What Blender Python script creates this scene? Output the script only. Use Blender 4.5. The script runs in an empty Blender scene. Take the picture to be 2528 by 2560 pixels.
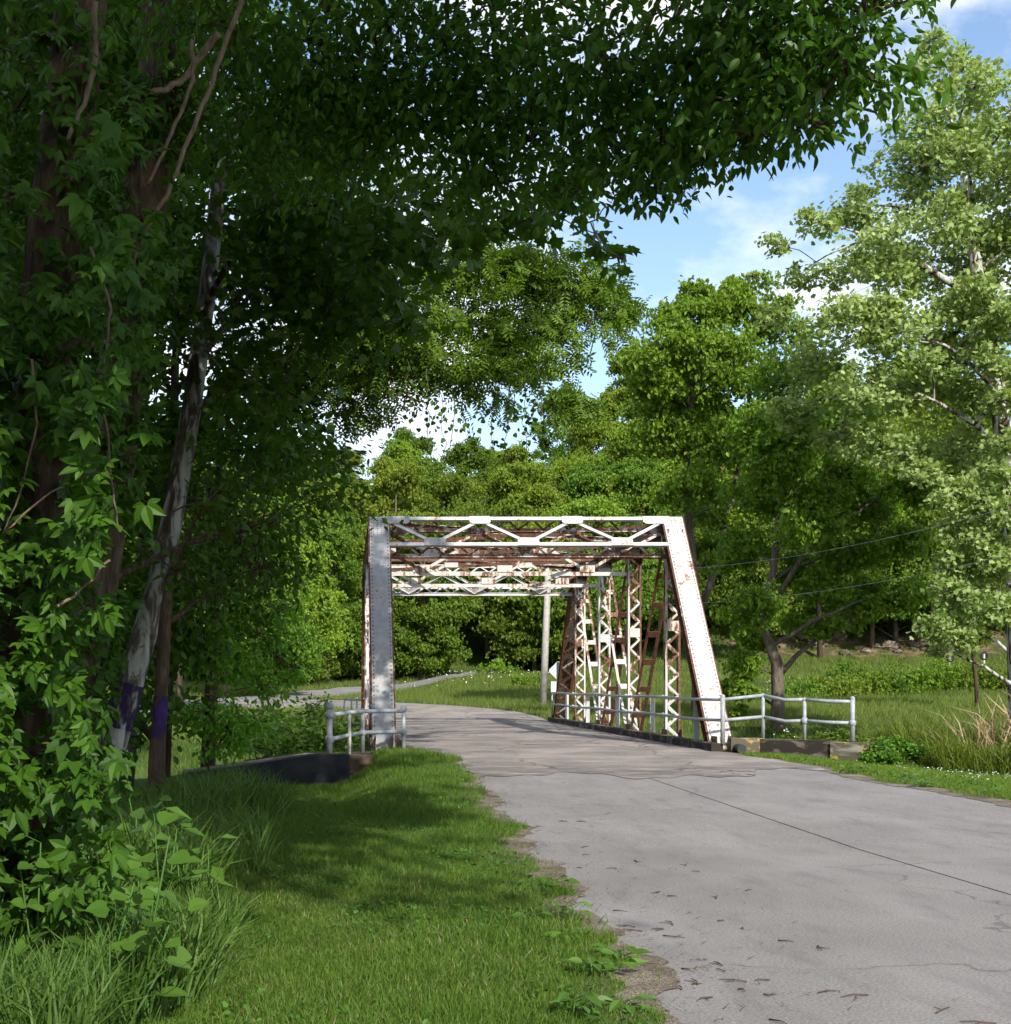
import bpy, math, random
import numpy as np
from mathutils import Vector, Matrix

random.seed(7)
RNG = np.random.default_rng(11)
scene = bpy.context.scene
COL = scene.collection

# ------------------------------------------------------------------ camera, sky, sun
F, VX, VY, EYE = 3600.0, 870.0, 1712.0, 1.6          # photo pixels: focal length, vanishing point of the bridge, eye height
cam_d = bpy.data.cameras.new("camera")
cam = bpy.data.objects.new("camera", cam_d)
COL.objects.link(cam)
cam.location = (0, 0, EYE)
cam.rotation_euler = (math.radians(90), 0, 0)
cam_d.sensor_fit = 'HORIZONTAL'
cam_d.sensor_width = 36.0
cam_d.lens = F / 2528 * 36
cam_d.shift_x = (1264 - VX) / 2528
cam_d.shift_y = (VY - 1280) / 2528
cam_d.clip_end = 2000
scene.camera = cam

SUN = Vector((.41, -1.33, 1.0)).normalized()          # towards the sun (from the shadow of the top chord on the deck)
world = bpy.data.worlds.new("World")
scene.world = world
world.use_nodes = True
wt = world.node_tree
wt.nodes.clear()
def wn(t, **k):
    n = wt.nodes.new(t)
    for a, b in k.items(): setattr(n, a, b)
    return n
sky = wn('ShaderNodeTexSky', sky_type='NISHITA', sun_disc=False)
sky.sun_elevation = math.asin(SUN.z)
sky.sun_rotation = math.atan2(SUN.x, SUN.y)
sky.air_density = 1.0; sky.dust_density = 0.6; sky.ozone_density = 1.4
bg = wn('ShaderNodeBackground'); bg.inputs['Strength'].default_value = 0.15
bgc = wn('ShaderNodeBackground'); bgc.inputs['Color'].default_value = (1.0, 1.0, 1.02, 1); bgc.inputs['Strength'].default_value = 1.0
tc = wn('ShaderNodeTexCoord')
mp = wn('ShaderNodeMapping'); mp.inputs['Scale'].default_value = (1, 1, 1.7); mp.inputs['Location'].default_value = (0.55, 0.2, 0.35)
nz = wn('ShaderNodeTexNoise'); nz.inputs['Scale'].default_value = 3.6; nz.inputs['Detail'].default_value = 9; nz.inputs['Roughness'].default_value = .55
cr = wn('ShaderNodeValToRGB'); cr.color_ramp.elements[0].position = .47; cr.color_ramp.elements[1].position = .62
mx = wn('ShaderNodeMixShader'); wo = wn('ShaderNodeOutputWorld')
wt.links.new(tc.outputs['Generated'], mp.inputs['Vector']); wt.links.new(mp.outputs['Vector'], nz.inputs['Vector'])
wt.links.new(nz.outputs['Fac'], cr.inputs['Fac']); wt.links.new(cr.outputs['Color'], mx.inputs['Fac'])
wt.links.new(sky.outputs['Color'], bg.inputs['Color'])
wt.links.new(bg.outputs[0], mx.inputs[1]); wt.links.new(bgc.outputs[0], mx.inputs[2]); wt.links.new(mx.outputs[0], wo.inputs['Surface'])

sd = bpy.data.lights.new("sun", 'SUN'); sd.energy = 4.6; sd.angle = math.radians(.55); sd.color = (1.0, .95, .87)
so = bpy.data.objects.new("sun", sd); COL.objects.link(so)
so.rotation_euler = SUN.to_track_quat('Z', 'Y').to_euler()
so.location = SUN * 80

vs = scene.view_settings
vs.view_transform = 'Standard'; vs.look = 'None'; vs.exposure = 0.6; vs.gamma = 1.0
scene.cycles.max_bounces = 4; scene.cycles.diffuse_bounces = 2; scene.cycles.transmission_bounces = 3
scene.cycles.glossy_bounces = 2; scene.cycles.transparent_max_bounces = 8
scene.cycles.use_denoising = True; scene.cycles.use_adaptive_sampling = True; scene.cycles.adaptive_threshold = .02

# ------------------------------------------------------------------ helpers
def P(px, py, d):
    """point at depth d on the ray through photo pixel (px, py)"""
    return Vector(((px - VX) / F * d, d, EYE - (py - VY) / F * d))

def sstep(a, b, x):
    t = np.clip((np.asarray(x, float) - a) / (b - a), 0, 1)
    return t * t * (3 - 2 * t)

def tag(o, label=None, cat=None, group=None, kind=None):
    if label: o['label'] = label
    if cat: o['category'] = cat
    if group: o['group'] = group
    if kind: o['kind'] = kind
    return o

def empty(name, loc):
    o = bpy.data.objects.new(name, None)
    o.location = loc
    o.empty_display_size = .2
    COL.objects.link(o)
    return o

def adopt(o, parent):
    if parent is not None:
        o.parent = parent
        m = Matrix.Identity(4)
        p = parent
        chain = []
        while p is not None:
            chain.append(p); p = p.parent
        w = Matrix.Identity(4)
        for q in reversed(chain):
            w = w @ q.matrix_parent_inverse @ q.matrix_basis
        o.matrix_parent_inverse = w.inverted()
    return o

def link_mesh(name, me, mat, parent=None):
    if mat is not None:
        me.materials.clear(); me.materials.append(mat)
    o = bpy.data.objects.new(name, me)
    COL.objects.link(o)
    adopt(o, parent)
    return o

def np_mesh(name, verts, tris):
    me = bpy.data.meshes.new(name)
    verts = np.ascontiguousarray(verts, dtype=np.float32); tris = np.ascontiguousarray(tris, dtype=np.int32)
    n, m = len(verts), len(tris)
    me.vertices.add(n); me.vertices.foreach_set('co', verts.ravel())
    me.loops.add(m * 3); me.loops.foreach_set('vertex_index', tris.ravel())
    me.polygons.add(m); me.polygons.foreach_set('loop_start', np.arange(0, m * 3, 3, dtype=np.int32))
    me.update(calc_edges=True)
    me.shade_flat()
    return me

class MB:
    """mesh builder in world coordinates"""
    def __init__(s): s.v = []; s.f = []; s.sm = []
    def box(s, A, B, w, h, side=(1, 0, 0), off=(0, 0)):
        A = Vector(A); B = Vector(B); a = (B - A).normalized()
        x = Vector(side); x = (x - a * x.dot(a)).normalized(); y = a.cross(x)
        n = len(s.v)
        for q in (A, B):
            for (i, j) in ((-1, -1), (1, -1), (1, 1), (-1, 1)):
                s.v.append(q + x * (i * w / 2 + off[0]) + y * (j * h / 2 + off[1]))
        for f in ((0, 3, 2, 1), (4, 5, 6, 7), (0, 1, 5, 4), (1, 2, 6, 5), (2, 3, 7, 6), (3, 0, 4, 7)):
            s.f.append(tuple(n + k for k in f)); s.sm.append(False)
    def rbox(s, lo, hi):
        lo = Vector(lo); hi = Vector(hi); c = (lo + hi) / 2
        s.box((c.x, lo.y, c.z), (c.x, hi.y, c.z), hi.x - lo.x, hi.z - lo.z)
    def tube(s, pts, rad, n=8, cap=True):
        pts = [Vector(p) for p in pts]
        if not hasattr(rad, '__len__'): rad = [rad] * len(pts)
        t0 = (pts[1] - pts[0]).normalized()
        up = Vector((0, 0, 1)) if abs(t0.z) < .9 else Vector((1, 0, 0))
        x = t0.cross(up).normalized()
        base = len(s.v)
        for i, p in enumerate(pts):
            t = (pts[min(i + 1, len(pts) - 1)] - pts[max(i - 1, 0)])
            t = t.normalized() if t.length > 1e-9 else t0
            x = (x - t * x.dot(t)).normalized(); y = t.cross(x)
            for k in range(n):
                a = 2 * math.pi * k / n
                s.v.append(p + (x * math.cos(a) + y * math.sin(a)) * rad[i])
        for i in range(len(pts) - 1):
            for k in range(n):
                k2 = (k + 1) % n
                s.f.append((base + i * n + k, base + i * n + k2, base + (i + 1) * n + k2, base + (i + 1) * n + k)); s.sm.append(True)
        if cap:
            s.f.append(tuple(base + k for k in reversed(range(n)))); s.sm.append(False)
            e = base + (len(pts) - 1) * n
            s.f.append(tuple(e + k for k in range(n))); s.sm.append(False)
    def ball(s, c, r, n=10, m=6, sz=1.0):
        c = Vector(c); base = len(s.v)
        s.v.append(c + Vector((0, 0, -r * sz)))
        for i in range(1, m):
            ph = -math.pi / 2 + math.pi * i / m
            for k in range(n):
                a = 2 * math.pi * k / n
                s.v.append(c + Vector((r * math.cos(ph) * math.cos(a), r * math.cos(ph) * math.sin(a), r * sz * math.sin(ph))))
        s.v.append(c + Vector((0, 0, r * sz)))
        top = len(s.v) - 1
        for k in range(n):
            k2 = (k + 1) % n
            s.f.append((base, base + 1 + k2, base + 1 + k)); s.sm.append(True)
            for i in range(m - 2):
                q = base + 1 + i * n
                s.f.append((q + k, q + k2, q + n + k2, q + n + k)); s.sm.append(True)
            q = base + 1 + (m - 2) * n
            s.f.append((q + k, q + k2, top)); s.sm.append(True)
    def rivet(s, c, nrm, r):
        c = Vector(c); nrm = Vector(nrm).normalized()
        x = nrm.orthogonal().normalized(); y = nrm.cross(x)
        b = len(s.v)
        for k in range(6):
            a = k * math.pi / 3
            s.v.append(c + (x * math.cos(a) + y * math.sin(a)) * r)
        s.v.append(c + nrm * r * .8)
        for k in range(6):
            s.f.append((b + k, b + (k + 1) % 6, b + 6)); s.sm.append(True)
    def poly(s, pts):
        b = len(s.v); s.v += [Vector(p) for p in pts]; s.f.append(tuple(range(b, b + len(pts)))); s.sm.append(False)
    def prism(s, pts, d):
        """closed outline pts extruded by vector d"""
        d = Vector(d); b = len(s.v); n = len(pts)
        s.v += [Vector(p) for p in pts] + [Vector(p) + d for p in pts]
        s.f.append(tuple(b + k for k in range(n))); s.f.append(tuple(b + n + k for k in reversed(range(n)))); s.sm += [False, False]
        for k in range(n):
            k2 = (k + 1) % n
            s.f.append((b + k, b + n + k, b + n + k2, b + k2)); s.sm.append(False)
    def build(s, name, mat, parent=None):
        me = bpy.data.meshes.new(name)
        me.from_pydata([tuple(v) for v in s.v], [], s.f)
        me.polygons.foreach_set('use_smooth', s.sm)
        me.update()
        return link_mesh(name, me, mat, parent)

# ------------------------------------------------------------------ materials
def newmat(name):
    m = bpy.data.materials.new(name); m.use_nodes = True
    nt = m.node_tree; nt.nodes.clear()
    out = nt.nodes.new('ShaderNodeOutputMaterial')
    return m, nt, out
def nd(nt, t, **k):
    n = nt.nodes.new(t)
    for a, b in k.items():
        if a in n.inputs.keys() if hasattr(n, 'inputs') else False: n.inputs[a].default_value = b
        else: setattr(n, a, b)
    return n
def ramp(nt, src, stops):
    r = nt.nodes.new('ShaderNodeValToRGB')
    el = r.color_ramp.elements
    while len(el) < len(stops): el.new(.5)
    for e, (p, c) in zip(el, stops):
        e.position = p; e.color = (*c, 1) if len(c) == 3 else c
    nt.links.new(src, r.inputs['Fac'])
    return r.outputs['Color']
def noise(nt, vec, scale, detail=5, rough=.55, dist=0):
    n = nt.nodes.new('ShaderNodeTexNoise')
    n.inputs['Scale'].default_value = scale; n.inputs['Detail'].default_value = detail; n.inputs['Roughness'].default_value = rough
    n.inputs['Distortion'].default_value = dist
    nt.links.new(vec, n.inputs['Vector'])
    return n.outputs['Fac']
def scalev(nt, vec, s):
    m = nt.nodes.new('ShaderNodeVectorMath'); m.operation = 'MULTIPLY'; m.inputs[1].default_value = s
    nt.links.new(vec, m.inputs[0]); return m.outputs[0]
def mix(nt, fac, a, b, mode='MIX'):
    m = nt.nodes.new('ShaderNodeMix'); m.data_type = 'RGBA'; m.blend_type = mode
    for s, i in ((fac, 0), (a, 6), (b, 7)):
        if isinstance(s, (int, float)): m.inputs[i].default_value = s
        elif isinstance(s, tuple): m.inputs[i].default_value = (*s, 1)
        else: nt.links.new(s, m.inputs[i])
    return m.outputs[2]
def math_(nt, op, a, b=0.0):
    m = nt.nodes.new('ShaderNodeMath'); m.operation = op
    for s, i in ((a, 0), (b, 1)):
        if isinstance(s, (int, float)): m.inputs[i].default_value = s
        else: nt.links.new(s, m.inputs[i])
    return m.outputs[0]
def bump(nt, h, strength, dist=.02):
    b = nt.nodes.new('ShaderNodeBump'); b.inputs['Strength'].default_value = strength; b.inputs['Distance'].default_value = dist
    nt.links.new(h, b.inputs['Height']); return b.outputs['Normal']
def princ(nt, out, col, rough=.7, nrm=None, spec=.4, metal=0):
    p = nt.nodes.new('ShaderNodeBsdfPrincipled')
    if isinstance(col, tuple): p.inputs['Base Color'].default_value = (*col, 1)
    else: nt.links.new(col, p.inputs['Base Color'])
    if isinstance(rough, (int, float)): p.inputs['Roughness'].default_value = rough
    else: nt.links.new(rough, p.inputs['Roughness'])
    p.inputs['Specular IOR Level'].default_value = spec; p.inputs['Metallic'].default_value = metal
    if nrm is not None: nt.links.new(nrm, p.inputs['Normal'])
    nt.links.new(p.outputs[0], out.inputs['Surface'])
    return p
def pos(nt): return nt.nodes.new('ShaderNodeNewGeometry').outputs['Position']

def leaf_mat(name, dark, light, trans=.35, rough=.5, tint=None, spec=.25, obj_random=False, patch=.35):
    m, nt, out = newmat(name)
    g = nt.nodes.new('ShaderNodeNewGeometry')
    rnd = g.outputs['Random Per Island']
    if obj_random: rnd = nt.nodes.new('ShaderNodeObjectInfo').outputs['Random']
    big = noise(nt, g.outputs['Position'], patch, 4)
    f = math_(nt, 'ADD', math_(nt, 'MULTIPLY', rnd, .65), math_(nt, 'MULTIPLY', math_(nt, 'SUBTRACT', big, .3), .8))
    c = ramp(nt, f, [(0.05, dark), (.95, light)])
    if not obj_random:
        oi = nt.nodes.new('ShaderNodeObjectInfo')
        hs = nt.nodes.new('ShaderNodeHueSaturation')
        nt.links.new(c, hs.inputs['Color'])
        nt.links.new(math_(nt, 'ADD', .485, math_(nt, 'MULTIPLY', oi.outputs['Random'], .03)), hs.inputs['Hue'])
        nt.links.new(math_(nt, 'ADD', .82, math_(nt, 'MULTIPLY', oi.outputs['Random'], .36)), hs.inputs['Value'])
        c = hs.outputs['Color']
    p = nt.nodes.new('ShaderNodeBsdfPrincipled')
    nt.links.new(c, p.inputs['Base Color']); p.inputs['Roughness'].default_value = rough; p.inputs['Specular IOR Level'].default_value = spec
    t = nt.nodes.new('ShaderNodeBsdfTranslucent')
    tcol = mix(nt, 1.0, c, (1.25, 1.25, .55), 'MULTIPLY')
    nt.links.new(tcol, t.inputs['Color'])
    ms = nt.nodes.new('ShaderNodeMixShader'); ms.inputs[0].default_value = trans
    nt.links.new(p.outputs[0], ms.inputs[1]); nt.links.new(t.outputs[0], ms.inputs[2]); nt.links.new(ms.outputs[0], out.inputs['Surface'])
    return m

def paint_mat(name, amount, streak=.5, white=(.52, .52, .505), dark=False):
    """white bridge paint worn through to rust; amount 0..1"""
    m, nt, out = newmat(name)
    p = pos(nt)
    n1 = noise(nt, p, 1.1, 4, .6)
    n2 = noise(nt, scalev(nt, p, (9, 9, 1.6)), 1.0, 6, .65)
    n3 = noise(nt, p, 28, 4, .6)
    f = math_(nt, 'ADD', math_(nt, 'MULTIPLY', n1, .55), math_(nt, 'ADD', math_(nt, 'MULTIPLY', n2, streak), math_(nt, 'MULTIPLY', n3, .18)))
    mid = .55 * .5 + streak * .5 + .18 * .5
    th = mid + (.5 - amount) * .34
    mask = ramp(nt, f, [(max(.01, th - .025), (0, 0, 0)), (min(.99, th + .03), (1, 1, 1))])
    halo = ramp(nt, f, [(max(.01, th - .11), (0, 0, 0)), (min(.99, th + .02), (1, 1, 1))])
    rust = ramp(nt, noise(nt, p, 14, 5, .65), [(.3, (.05, .022, .014)), (.55, (.145, .062, .036)), (.75, (.25, .13, .075))])
    dirt = ramp(nt, noise(nt, scalev(nt, p, (6, 6, 1.2)), 1.0, 6, .6), [(.35, white), (.75, tuple(c * .66 for c in white))])
    c = mix(nt, math_(nt, 'MULTIPLY', halo, .5), dirt, (.62, .44, .27))
    c = mix(nt, mask, c, rust)
    princ(nt, out, c, .6, bump(nt, n3, .25, .01), .3)
    return m

M = {}
M['paint'] = paint_mat('bridge_paint', .17, .45, white=(.50, .51, .515))
M['paint_worn'] = paint_mat('bridge_paint_worn', .34, .5)
M['paint_rusty'] = paint_mat('bridge_paint_rusty', .58, .55)
M['paint_rust'] = paint_mat('bridge_rust', .86, .4)
M['paint_shaded'] = paint_mat('bridge_paint_shaded', .13, .7, white=(.34, .35, .355))  # grey for dirt and for tree shade put into the left steel's colour
m, nt, out = newmat('rail_paint')
pp = pos(nt)
princ(nt, out, ramp(nt, noise(nt, pp, 9, 5, .6), [(.3, (.22, .235, .25)), (.7, (.34, .36, .38))]), .45, None, .4)
M['rail'] = m

m, nt, out = newmat('concrete_slab')
pp = pos(nt)
c = ramp(nt, noise(nt, pp, .55, 6, .6), [(.3, (.252, .244, .240)), (.7, (.345, .334, .327))])
sp = noise(nt, pp, 55, 4, .75)
c = mix(nt, .8, c, ramp(nt, sp, [(.3, (.09, .09, .09)), (.5, (.28, .27, .26)), (.72, (.55, .53, .5))]), 'OVERLAY')
st = noise(nt, scalev(nt, pp, (3.2, .8, 1)), 1.1, 6, .65)
c = mix(nt, ramp(nt, st, [(.52, (0, 0, 0)), (.75, (.6, .6, .6))]), c, (.11, .10, .098))
nn = nt.nodes.new('ShaderNodeTexNoise'); nn.inputs['Scale'].default_value = 1.1; nn.inputs['Detail'].default_value = 5; nt.links.new(pp, nn.inputs['Vector'])
wp = nt.nodes.new('ShaderNodeVectorMath'); wp.operation = 'ADD'
nt.links.new(scalev(nt, pp, (.16, .20, 1)), wp.inputs[0]); nt.links.new(scalev(nt, nn.outputs['Color'], (.22, .22, 0)), wp.inputs[1])
vo = nt.nodes.new('ShaderNodeTexVoronoi'); vo.feature = 'DISTANCE_TO_EDGE'; vo.inputs['Scale'].default_value = 1.0; nt.links.new(wp.outputs[0], vo.inputs['Vector'])
crk = math_(nt, 'MULTIPLY', ramp(nt, vo.outputs['Distance'], [(.0012, (1, 1, 1)), (.0035, (0, 0, 0))]), ramp(nt, noise(nt, pp, .5, 3), [(.46, (0, 0, 0)), (.56, (1, 1, 1))]))
c = mix(nt, math_(nt, 'MULTIPLY', crk, .7), c, (.06, .056, .05))
sp2 = ramp(nt, noise(nt, pp, 17, 5, .75), [(.62, (0, 0, 0)), (.70, (.55, .55, .55))])
c = mix(nt, sp2, c, (.12, .112, .105))
sp3 = ramp(nt, noise(nt, scalev(nt, pp, (1.0, .35, 1)), .9, 5, .6, .4), [(.50, (0, 0, 0)), (.72, (.2, .2, .2))])
c = mix(nt, sp3, c, (.40, .385, .375))
princ(nt, out, c, .85, bump(nt, sp, .5, .006), .25)
M['concrete'] = m

m, nt, out = newmat('worn_asphalt')
pp = pos(nt)
c = ramp(nt, noise(nt, pp, .7, 6, .6), [(.28, (.155, .137, .124)), (.5, (.265, .236, .214)), (.72, (.40, .36, .325))])
sp = noise(nt, pp, 60, 3, .75)
c = mix(nt, .75, c, ramp(nt, sp, [(.3, (.08, .075, .075)), (.5, (.38, .37, .36)), (.72, (.8, .78, .75))]), 'OVERLAY')
wp = nt.nodes.new('ShaderNodeVectorMath'); wp.operation = 'ADD'
nn = nt.nodes.new('ShaderNodeTexNoise'); nn.inputs['Scale'].default_value = 1.4; nn.inputs['Detail'].default_value = 4
nt.links.new(pp, nn.inputs['Vector'])
nt.links.new(scalev(nt, pp, (.5, .16, 1)), wp.inputs[0]); nt.links.new(scalev(nt, nn.outputs['Color'], (.55, .4, 0)), wp.inputs[1])
vo = nt.nodes.new('ShaderNodeTexVoronoi'); vo.feature = 'DISTANCE_TO_EDGE'; vo.inputs['Scale'].default_value = 1.0
nt.links.new(wp.outputs[0], vo.inputs['Vector'])
crk = ramp(nt, vo.outputs['Distance'], [(.006, (1, 1, 1)), (.02, (0, 0, 0))])
gate = ramp(nt, noise(nt, pp, .35, 3), [(.42, (0, 0, 0)), (.55, (1, 1, 1))])
c = mix(nt, math_(nt, 'MULTIPLY', math_(nt, 'MULTIPLY', crk, gate), .85), c, (.05, .045, .045))
pt = noise(nt, scalev(nt, pp, (.5, .9, 1)), 1.3, 4, .6, .6)
c = mix(nt, ramp(nt, pt, [(.58, (0, 0, 0)), (.66, (.7, .7, .7))]), c, (.11, .105, .105))
sx_ = nt.nodes.new('ShaderNodeSeparateXYZ'); nt.links.new(pp, sx_.inputs[0])
near_ = ramp(nt, math_(nt, 'DIVIDE', sx_.outputs['Y'], 40.0), [(.60, (1, 1, 1)), (.68, (0, 0, 0))])
tar_ = ramp(nt, noise(nt, scalev(nt, pp, (.8, 2.2, 1)), 1.4, 6, .65, .7), [(.46, (0, 0, 0)), (.56, (.75, .75, .75))])
c = mix(nt, math_(nt, 'MULTIPLY', near_, tar_), c, (.10, .097, .098))
princ(nt, out, c, .9, bump(nt, sp, .7, .012), .2)
M['asphalt'] = m

m, nt, out = newmat('gravel_dirt')
pp = pos(nt)
c = ramp(nt, noise(nt, pp, 3, 6, .6), [(.3, (.10, .078, .055)), (.55, (.21, .18, .15)), (.75, (.33, .30, .26))])
c = mix(nt, .7, c, ramp(nt, noise(nt, pp, 55, 3, .75), [(.3, (.06, .05, .04)), (.5, (.4, .38, .36)), (.72, (.9, .88, .85))]), 'OVERLAY')
princ(nt, out, c, .95, bump(nt, noise(nt, pp, 55, 3, .75), .9, .02), .15)
M['gravel'] = m

m, nt, out = newmat('grassy_soil')
pp = pos(nt)
c = ramp(nt, noise(nt, pp, .5, 6, .65), [(.28, (.028, .048, .012)), (.5, (.055, .092, .02)), (.72, (.095, .125, .035))])
c = mix(nt, .6, c, ramp(nt, noise(nt, pp, 25, 5, .7), [(.25, (.15, .15, .12)), (.75, (.7, .75, .6))]), 'OVERLAY')
princ(nt, out, c, .95, bump(nt, noise(nt, pp, 18, 5, .7), .9, .08), .1)
M['soil'] = m

def stone_mat(name, a, b, stain=None, sc=2.2, lichen=False):
    m, nt, out = newmat(name)
    pp = pos(nt)
    c = ramp(nt, noise(nt, pp, sc, 7, .65), [(.3, a), (.7, b)])
    if stain:
        c = mix(nt, ramp(nt, noise(nt, scalev(nt, pp, (2, 2, 5)), .9, 6, .6, .5), [(.36, (0, 0, 0)), (.5, (1, 1, 1))]), c, stain)
    if lichen:
        c = mix(nt, ramp(nt, noise(nt, pp, 5, 4), [(.58, (0, 0, 0)), (.66, (1, 1, 1))]), c, (.40, .27, .05))
    h = noise(nt, pp, 40, 5, .7)
    princ(nt, out, c, .9, bump(nt, h, .5, .015), .2)
    return m
M['kerb'] = stone_mat('stained_concrete', (.13, .105, .085), (.24, .20, .17), (.035, .028, .024))
M['block'] = stone_mat('pale_concrete', (.22, .20, .16), (.42, .40, .34), (.10, .085, .06), lichen=True)
M['pier'] = stone_mat('brown_concrete', (.12, .085, .055), (.27, .21, .15), (.06, .045, .03))
M['tar'] = stone_mat('black_tarred_concrete', (.013, .014, .018), (.035, .036, .042), None, 3)
M['pole'] = stone_mat('weathered_pole', (.30, .28, .25), (.46, .44, .41), None, 6)
M['rock'] = stone_mat('hillside_rock', (.20, .14, .10), (.38, .31, .25), (.10, .08, .06))

def bark_mat(name, stops, sc=(14, 14, 3), bmp=.9):
    m, nt, out = newmat(name)
    pp = pos(nt)
    h = noise(nt, scalev(nt, pp, sc), 1.0, 6, .7, .6)
    c = ramp(nt, h, stops)
    princ(nt, out, c, .9, bump(nt, h, bmp, .03), .15)
    return m
M['bark'] = bark_mat('brown_bark', [(.3, (.022, .014, .009)), (.5, (.065, .043, .029)), (.72, (.14, .10, .072))])
M['bark_grey'] = bark_mat('grey_bark', [(.3, (.05, .04, .03)), (.55, (.13, .105, .08)), (.75, (.24, .20, .16))])
M['vinebark'] = bark_mat('vine_bark', [(.3, (.07, .048, .032)), (.7, (.22, .165, .12))], (30, 30, 8), .5)
m, nt, out = newmat('sycamore_bark')
pp = pos(nt)
f1 = noise(nt, scalev(nt, pp, (5, 5, 1.5)), 1.0, 4, .5, .8)
c = ramp(nt, f1, [(.0, (.055, .038, .026)), (.47, (.13, .105, .075)), (.52, (.36, .36, .33)), (.62, (.46, .47, .44))])
c.node.color_ramp.interpolation = 'CONSTANT'
princ(nt, out, c, .75, bump(nt, f1, .5, .02), .2)
M['sycamore'] = m
m, nt, out = newmat('dull_sycamore_bark')
pp = pos(nt)
f1 = noise(nt, scalev(nt, pp, (5, 5, 1.3)), 1.0, 5, .6, .8)
c = ramp(nt, f1, [(.36, (.045, .032, .022)), (.47, (.11, .09, .07)), (.52, (.27, .265, .24)), (.66, (.42, .42, .39))])
princ(nt, out, c, .85, bump(nt, f1, .6, .02), .15)
M['sycamore_dull'] = m
m, nt, out = newmat('purple_paint')
pp = pos(nt)
c = ramp(nt, noise(nt, scalev(nt, pp, (12, 12, 5)), 1.0, 5, .6), [(.40, (.045, .036, .04)), (.50, (.030, .015, .075)), (.7, (.055, .026, .14))])
pb = princ(nt, out, c, .8, None, .15)
tr_ = nt.nodes.new('ShaderNodeBsdfTransparent'); mx_ = nt.nodes.new('ShaderNodeMixShader')
nt.links.new(ramp(nt, noise(nt, scalev(nt, pp, (9, 9, 4)), 1.0, 5, .65), [(.38, (0, 0, 0)), (.52, (.92, .92, .92))]), mx_.inputs[0])
nt.links.new(tr_.outputs[0], mx_.inputs[1]); nt.links.new(pb.outputs[0], mx_.inputs[2]); nt.links.new(mx_.outputs[0], out.inputs['Surface'])
M['purple'] = m

def plain(name, col, rough=.6, metal=0, spec=.4):
    m, nt, out = newmat(name); pp = pos(nt)
    c = ramp(nt, noise(nt, pp, 12, 4), [(.3, tuple(x * .8 for x in col)), (.7, col)])
    princ(nt, out, c, rough, None, spec, metal); return m
M['sign'] = plain('sign_aluminium', (.50, .54, .55), .45)
M['dark_post'] = plain('dark_green_steel', (.02, .028, .026), .6)
M['rubber'] = plain('tyre_rubber', (.012, .012, .013), .7)
M['white'] = plain('chalky_white', (.55, .55, .53), .8)
M['wire'] = plain('grey_wire', (.30, .31, .31), .5)
M['twig'] = plain('dead_twig', (.085, .055, .04), .9)
M['straw'] = leaf_mat('straw', (.22, .16, .085), (.42, .33, .19), .2, .8, spec=.1)
M['petal'] = plain('white_petal', (.78, .78, .72), .8)
M['water'] = (lambda: None)()
m, nt, out = newmat('creek_water')
princ(nt, out, (.025, .035, .022), .08, bump(nt, noise(nt, pos(nt), 6, 4), .15, .03), .5)
M['water'] = m

M['lf_near'] = leaf_mat('canopy_leaf', (.028, .072, .004), (.078, .165, .012), .40, .42)
M['lf_near_o'] = leaf_mat('canopy_leaf_single', (.028, .072, .004), (.078, .165, .012), .40, .42, obj_random=True)
M['lf_dark'] = leaf_mat('understory_leaf', (.025, .066, .004), (.072, .155, .011), .38, .5)
M['lf_creeper'] = leaf_mat('creeper_leaf', (.019, .058, .004), (.056, .132, .009), .25, .5, spec=.2)
M['lf_creeper_o'] = leaf_mat('creeper_leaf_single', (.019, .058, .004), (.056, .132, .009), .25, .5, spec=.2, obj_random=True)
M['lf_weed_o'] = leaf_mat('weed_leaf_single', (.048, .112, .013), (.095, .185, .026), .3, .45, obj_random=True)
M['lf_weed'] = leaf_mat('weed_leaf', (.040, .11, .014), (.09, .20, .028), .3, .5)
M['lf_walnut'] = leaf_mat('walnut_leaf', (.075, .175, .012), (.19, .335, .035), .40, .5)
M['lf_syc'] = leaf_mat('sycamore_leaf', (.125, .185, .042), (.37, .42, .155), .38, .55)
M['lf_right'] = leaf_mat('meadow_tree_leaf', (.080, .150, .010), (.205, .295, .026), .38, .5)
M['lf_hill_a'] = leaf_mat('hill_leaf_bright', (.095, .170, .011), (.25, .335, .034), .36, .55)
M['lf_hill_b'] = leaf_mat('hill_leaf_dark', (.055, .118, .009), (.155, .24, .022), .34, .55)
M['lf_bush'] = leaf_mat('bush_leaf', (.055, .13, .010), (.14, .24, .03), .36, .5)
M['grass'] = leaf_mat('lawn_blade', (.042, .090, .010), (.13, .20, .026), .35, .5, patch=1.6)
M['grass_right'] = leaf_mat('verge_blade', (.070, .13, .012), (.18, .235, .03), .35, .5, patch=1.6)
M['grass_tall'] = leaf_mat('tall_blade', (.045, .095, .014), (.12, .19, .035), .35, .55)
M['meadow'] = leaf_mat('meadow_blade', (.072, .125, .016), (.20, .245, .055), .35, .6)

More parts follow.
